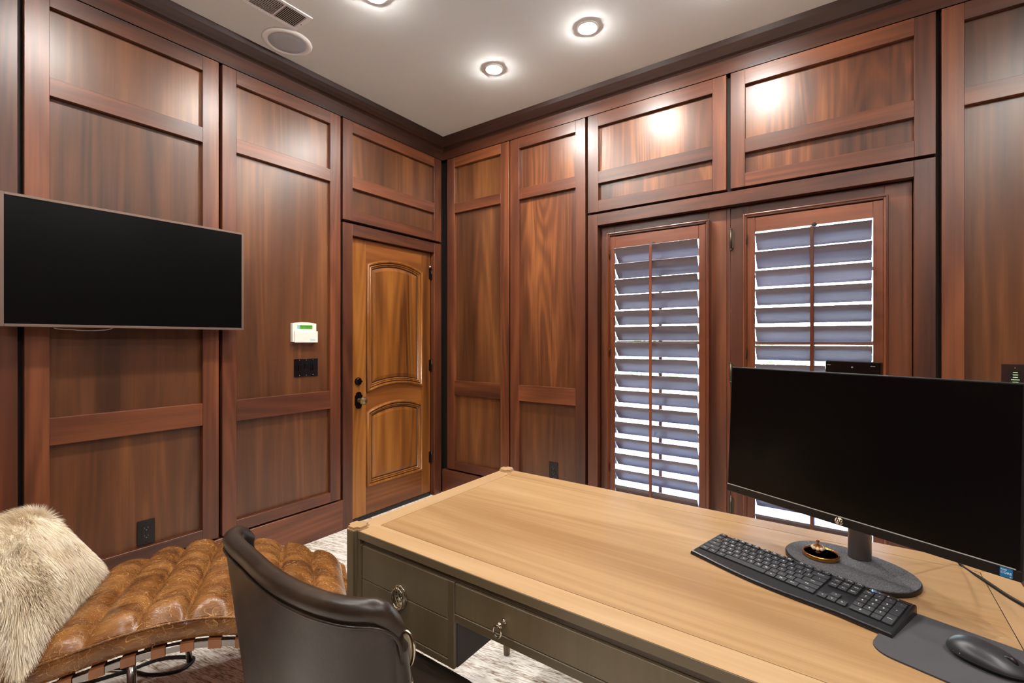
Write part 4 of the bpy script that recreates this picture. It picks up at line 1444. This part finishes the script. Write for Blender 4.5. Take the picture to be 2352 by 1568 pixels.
# foot end: rounded nose
rr = []
for k in range(9):
    t = k / 8 * math.pi
    q = []
    for j in range(nn_ + 1):
        tt = j / nn_
        n_ = N0 + (N1 - N0) * tt
        q.append(PW(a1 + 0.024 * math.sin(t), n_, prof(a1) - 0.036 * tt - 0.029 + 0.031 * math.cos(t)))
    rr.append(q)
b.grid(rr, flip=True)
cu = b.build('cushion', 'leather', db)
b = MB()
b.tube([PW(a0 + (a1 - a0) * i / 90, N0 - 0.004, prof(a0 + (a1 - a0) * i / 90) + 0.001) for i in range(91)], 0.0032, 6)
b.build('seam_piping', 'leather', cu)
b = MB()
b.tube([PW(a0 + (a1 - a0) * i / 90, N1 + 0.002, prof(a0 + (a1 - a0) * i / 90) - 0.034) for i in range(91)], 0.0032, 6)
b.build('seam_piping', 'leather', cu)
# chrome flat bars
def barz(a):
    return prof(a) - 0.066
FARD = 0.034
for nn0 in (N0 - 0.004, N1 - 0.016):
    b = MB()
    rr = []
    for i in range(101):
        a = a0 - 0.02 + (a1 - a0 + 0.02) * i / 100
        z = barz(a) - (FARD if nn0 > 2 else 0)
        rr.append([PW(a, nn0, z), PW(a, nn0 + 0.020, z), PW(a, nn0 + 0.020, z - 0.019), PW(a, nn0, z - 0.019)])
    b.grid(rr, close_v=True, smooth=False, flip=True)
    b.build('side_bar', 'chrome', db, bevel=0.0015)
k = 0
a = 0.115
while a > -1.55:
    b = MB()
    for nn0 in (N0 - 0.004, N1 - 0.016):
        rr = []
        for i in range(5):
            aa = a - 0.0165 + 0.033 * i / 4
            z = barz(aa) - (FARD if nn0 > 2 else 0)
            rr.append([PW(aa, nn0 - 0.003, z + 0.003), PW(aa, nn0 + 0.023, z + 0.003), PW(aa, nn0 + 0.023, z - 0.022), PW(aa, nn0 - 0.003, z - 0.022)])
        b.grid(rr, close_v=True, smooth=False, flip=True)
    rr = []
    for i in range(2):
        aa = a - 0.0165 + 0.033 * i
        rr.append([PW(aa, N0, barz(aa) + 0.003), PW(aa, N1 - 0.016, barz(aa) + 0.003 - FARD)])
    b.grid(rr, smooth=False)
    b.build('leather_strap', 'strap', db)
    a -= 0.068
# chrome legs
for nn0 in (N0 + 0.006, N1 - 0.006):
    for aa, ab in ((-0.425, -0.40), (-1.15, -1.25)):
        b = MB()
        pts = [PW(aa, nn0, barz(aa) - 0.026), PW(aa + (ab - aa) * 0.15, nn0, 0.30), PW(aa + (ab - aa) * 0.5, nn0, 0.14), PW(ab, nn0, 0.008)]
        b.tube(pts, [0.011] * 4, 8)
        b.build('leg', 'chrome', db)
for aa in (-0.40, -0.75):
    b = MB()
    b.tube([PW(aa, N0 + 0.01, barz(aa) - 0.02), PW(aa, (N0 + N1) / 2, barz(aa) - 0.05), PW(aa, N1 - 0.01, barz(aa) - 0.02 - FARD)], 0.009, 8)
    b.build('crossbar', 'chrome', db)

# black power cord looped on the carpet below the daybed
cable('cable', [(-2.75, 0.40, 0.006), (-2.60, 0.35, 0.006), (-2.40, 0.42, 0.006), (-2.30, 0.60, 0.006), (-2.27, 0.72, 0.007), (-2.17, 0.80, 0.006), (-2.13, 0.74, 0.006), (-2.20, 0.66, 0.006), (-2.33, 0.60, 0.012), (-2.42, 0.50, 0.006), (-2.45, 0.30, 0.006)], 0.006, 'cableblack', 'black power cord looped on the carpet below the daybed')

# ------------------------------------------------------------------ fur pillow
PCa, PCn, PCz = -0.728, 1.840, 0.590
fp = empty('fur_pillow', PW(PCa, PCn, PCz))
tag(fp, 'shaggy cream fur pillow on the leather daybed', 'pillow')
# axes: e1 across the daybed, e2 up the slope, e3 face normal
e1 = Vector((N_.x, N_.y, 0))
sl = R(53)
e2 = Vector((-A_.x * math.cos(sl), -A_.y * math.cos(sl), math.sin(sl)))
e3 = -e1.cross(e2)
if e3.dot(Vector((A_.x, A_.y, 1))) < 0:
    e3 = -e3
PWd, PHt, PTh = 0.280, 0.150, 0.085
def pil(u, v, sgn):
    """u, v in [-1, 1]"""
    pinch = 1 - 0.10 * (1 - u * u) * abs(v) ** 3 - 0.0
    pinch2 = 1 - 0.10 * (1 - v * v) * abs(u) ** 3
    th = ((1 - abs(u) ** 2.4) * (1 - abs(v) ** 2.4))
    th = max(0, th) ** 0.55
    if v > 0:
        pinch *= 1 + 0.42 * (1 - u * u)
    return e1 * (u * PWd * pinch2) + e2 * (v * PHt * pinch) + e3 * (sgn * PTh * th)
rows = []
G = 26
b = MB()
for sgn in (1, -1):
    rows = [[tuple(pil(-1 + 2 * i / G, -1 + 2 * j / G, sgn)) for j in range(G + 1)] for i in range(G + 1)]
    b.grid(rows, flip=(sgn < 0))
b.build('pillow_body', 'fur', fp)
vf, ff, sf = [], [], []
random.seed(11)
me_v = []
def strand(p, nrm, ln, wd, tone, comb):
    d = (nrm * 0.55 + comb).normalized()
    side_ = d.cross(Vector((random.uniform(-1, 1), random.uniform(-1, 1), random.uniform(-1, 1)))).normalized()
    pts = []
    q = p.copy()
    g_ = Vector((0, 0, -1))
    st_ = ln / 3
    o_ = len(vf)
    for k in range(4):
        w2 = wd * (1 - k / 3.2)
        if k < 3:
            vf.append(tuple(q - side_ * w2)); vf.append(tuple(q + side_ * w2))
        else:
            vf.append(tuple(q))
        q = q + d * st_
        d = (d + g_ * 0.16 + comb * 0.25).normalized()
    ff.append((o_, o_ + 1, o_ + 3, o_ + 2)); ff.append((o_ + 2, o_ + 3, o_ + 5, o_ + 4)); ff.append((o_ + 4, o_ + 5, o_ + 6))
    for _ in range(3):
        sf.append(tone)
NST = 42000
for i in range(NST):
    sgn = 1 if random.random() < 0.80 else -1
    u, v = random.uniform(-1, 1), random.uniform(-1, 1)
    if random.random() < 0.22:
        if random.random() < 0.5: u = random.choice((-1, 1)) * random.uniform(0.93, 1)
        else: v = random.choice((-1, 1)) * random.uniform(0.93, 1)
    p = pil(u, v, sgn)
    dd_ = 0.02
    tu = pil(min(1, u + dd_), v, sgn) - pil(max(-1, u - dd_), v, sgn)
    tv = pil(u, min(1, v + dd_), sgn) - pil(u, max(-1, v - dd_), sgn)
    nr = tu.cross(tv)
    if nr.length < 1e-9:
        nr = e3 * sgn
    nr.normalize()
    if nr.dot(e3 * sgn) < 0:
        nr = -nr
    edge_out = e1 * (u * abs(u) ** 3) + e2 * (v * abs(v) ** 3)
    cn = noise.noise(p * 9.0)
    cn2 = noise.noise(p * 9.0 + Vector((9, 2, 5)))
    comb = -e1 * (0.75 + 0.3 * cn) - e2 * (0.35 + 0.7 * cn2) + edge_out * 0.9
    tone_n = 0.55 + 0.5 * noise.noise(p * 22.0) + random.uniform(-0.22, 0.22)
    strand(p, nr, random.uniform(0.022, 0.044), random.uniform(0.0004, 0.0010), (max(0, min(1, tone_n)), 0.5, 0.5), comb)
b = MB(); b.v = vf; b.f = ff; b.m = [0] * len(ff); b.s = sf; b.sm = [False] * len(ff)
tag(b.build('fur', 'fur', fp), kind='stuff')

# ------------------------------------------------------------------ outside
b = MB(); b.box(-30, 30, YB + 0.16, 40, -0.16, -0.06)
tag(b.build('patio', 'concrete'), kind='structure')
b = MB(); b.box(-14, 12, 8.4, 8.7, -0.06, 0.55)
tag(b.build('garden_wall', 'gardenwall'), 'low pale garden wall outside the glazed doors', 'wall')
for k, (x, y, s_) in enumerate(((-1.5, 10.0, 0.9), (0.4, 10.2, 0.8), (-3.6, 10.2, 0.85), (2.4, 10.2, 0.9))):
    b = MB()
    random.seed(40 + k)
    for i in range(1100):
        th, ph = random.uniform(0, 2 * math.pi), math.acos(random.uniform(-0.7, 1))
        rr_ = s_ * random.uniform(0.55, 1.0)
        c = Vector((rr_ * math.sin(ph) * math.cos(th), rr_ * math.sin(ph) * math.sin(th), 0.5 + rr_ * math.cos(ph)))
        u_ = Vector((random.uniform(-1, 1), random.uniform(-1, 1), random.uniform(-1, 1))).normalized()
        v_ = u_.cross(Vector((random.uniform(-1, 1), random.uniform(-1, 1), random.uniform(-1, 1)))).normalized()
        l_ = random.uniform(0.05, 0.10)
        b.add([tuple(c - u_ * l_), tuple(c + v_ * l_ * 0.45), tuple(c + u_ * l_), tuple(c - v_ * l_ * 0.45)], [(0, 1, 2, 3)])
    b.tube([(0, 0, -0.1), (0, 0, 0.6)], 0.05, 8)
    o = b.build('garden_bush', 'leaf')
    o.location = (x, y, 0)
    tag(o, ['leafy green bush beyond the garden wall, seen through the left shutter', 'leafy green bush beyond the garden wall behind the right shutter', 'leafy green bush farthest left beyond the garden wall', 'leafy green bush farthest right beyond the garden wall'][k], 'bush', 'bushes outside the glazed doors')
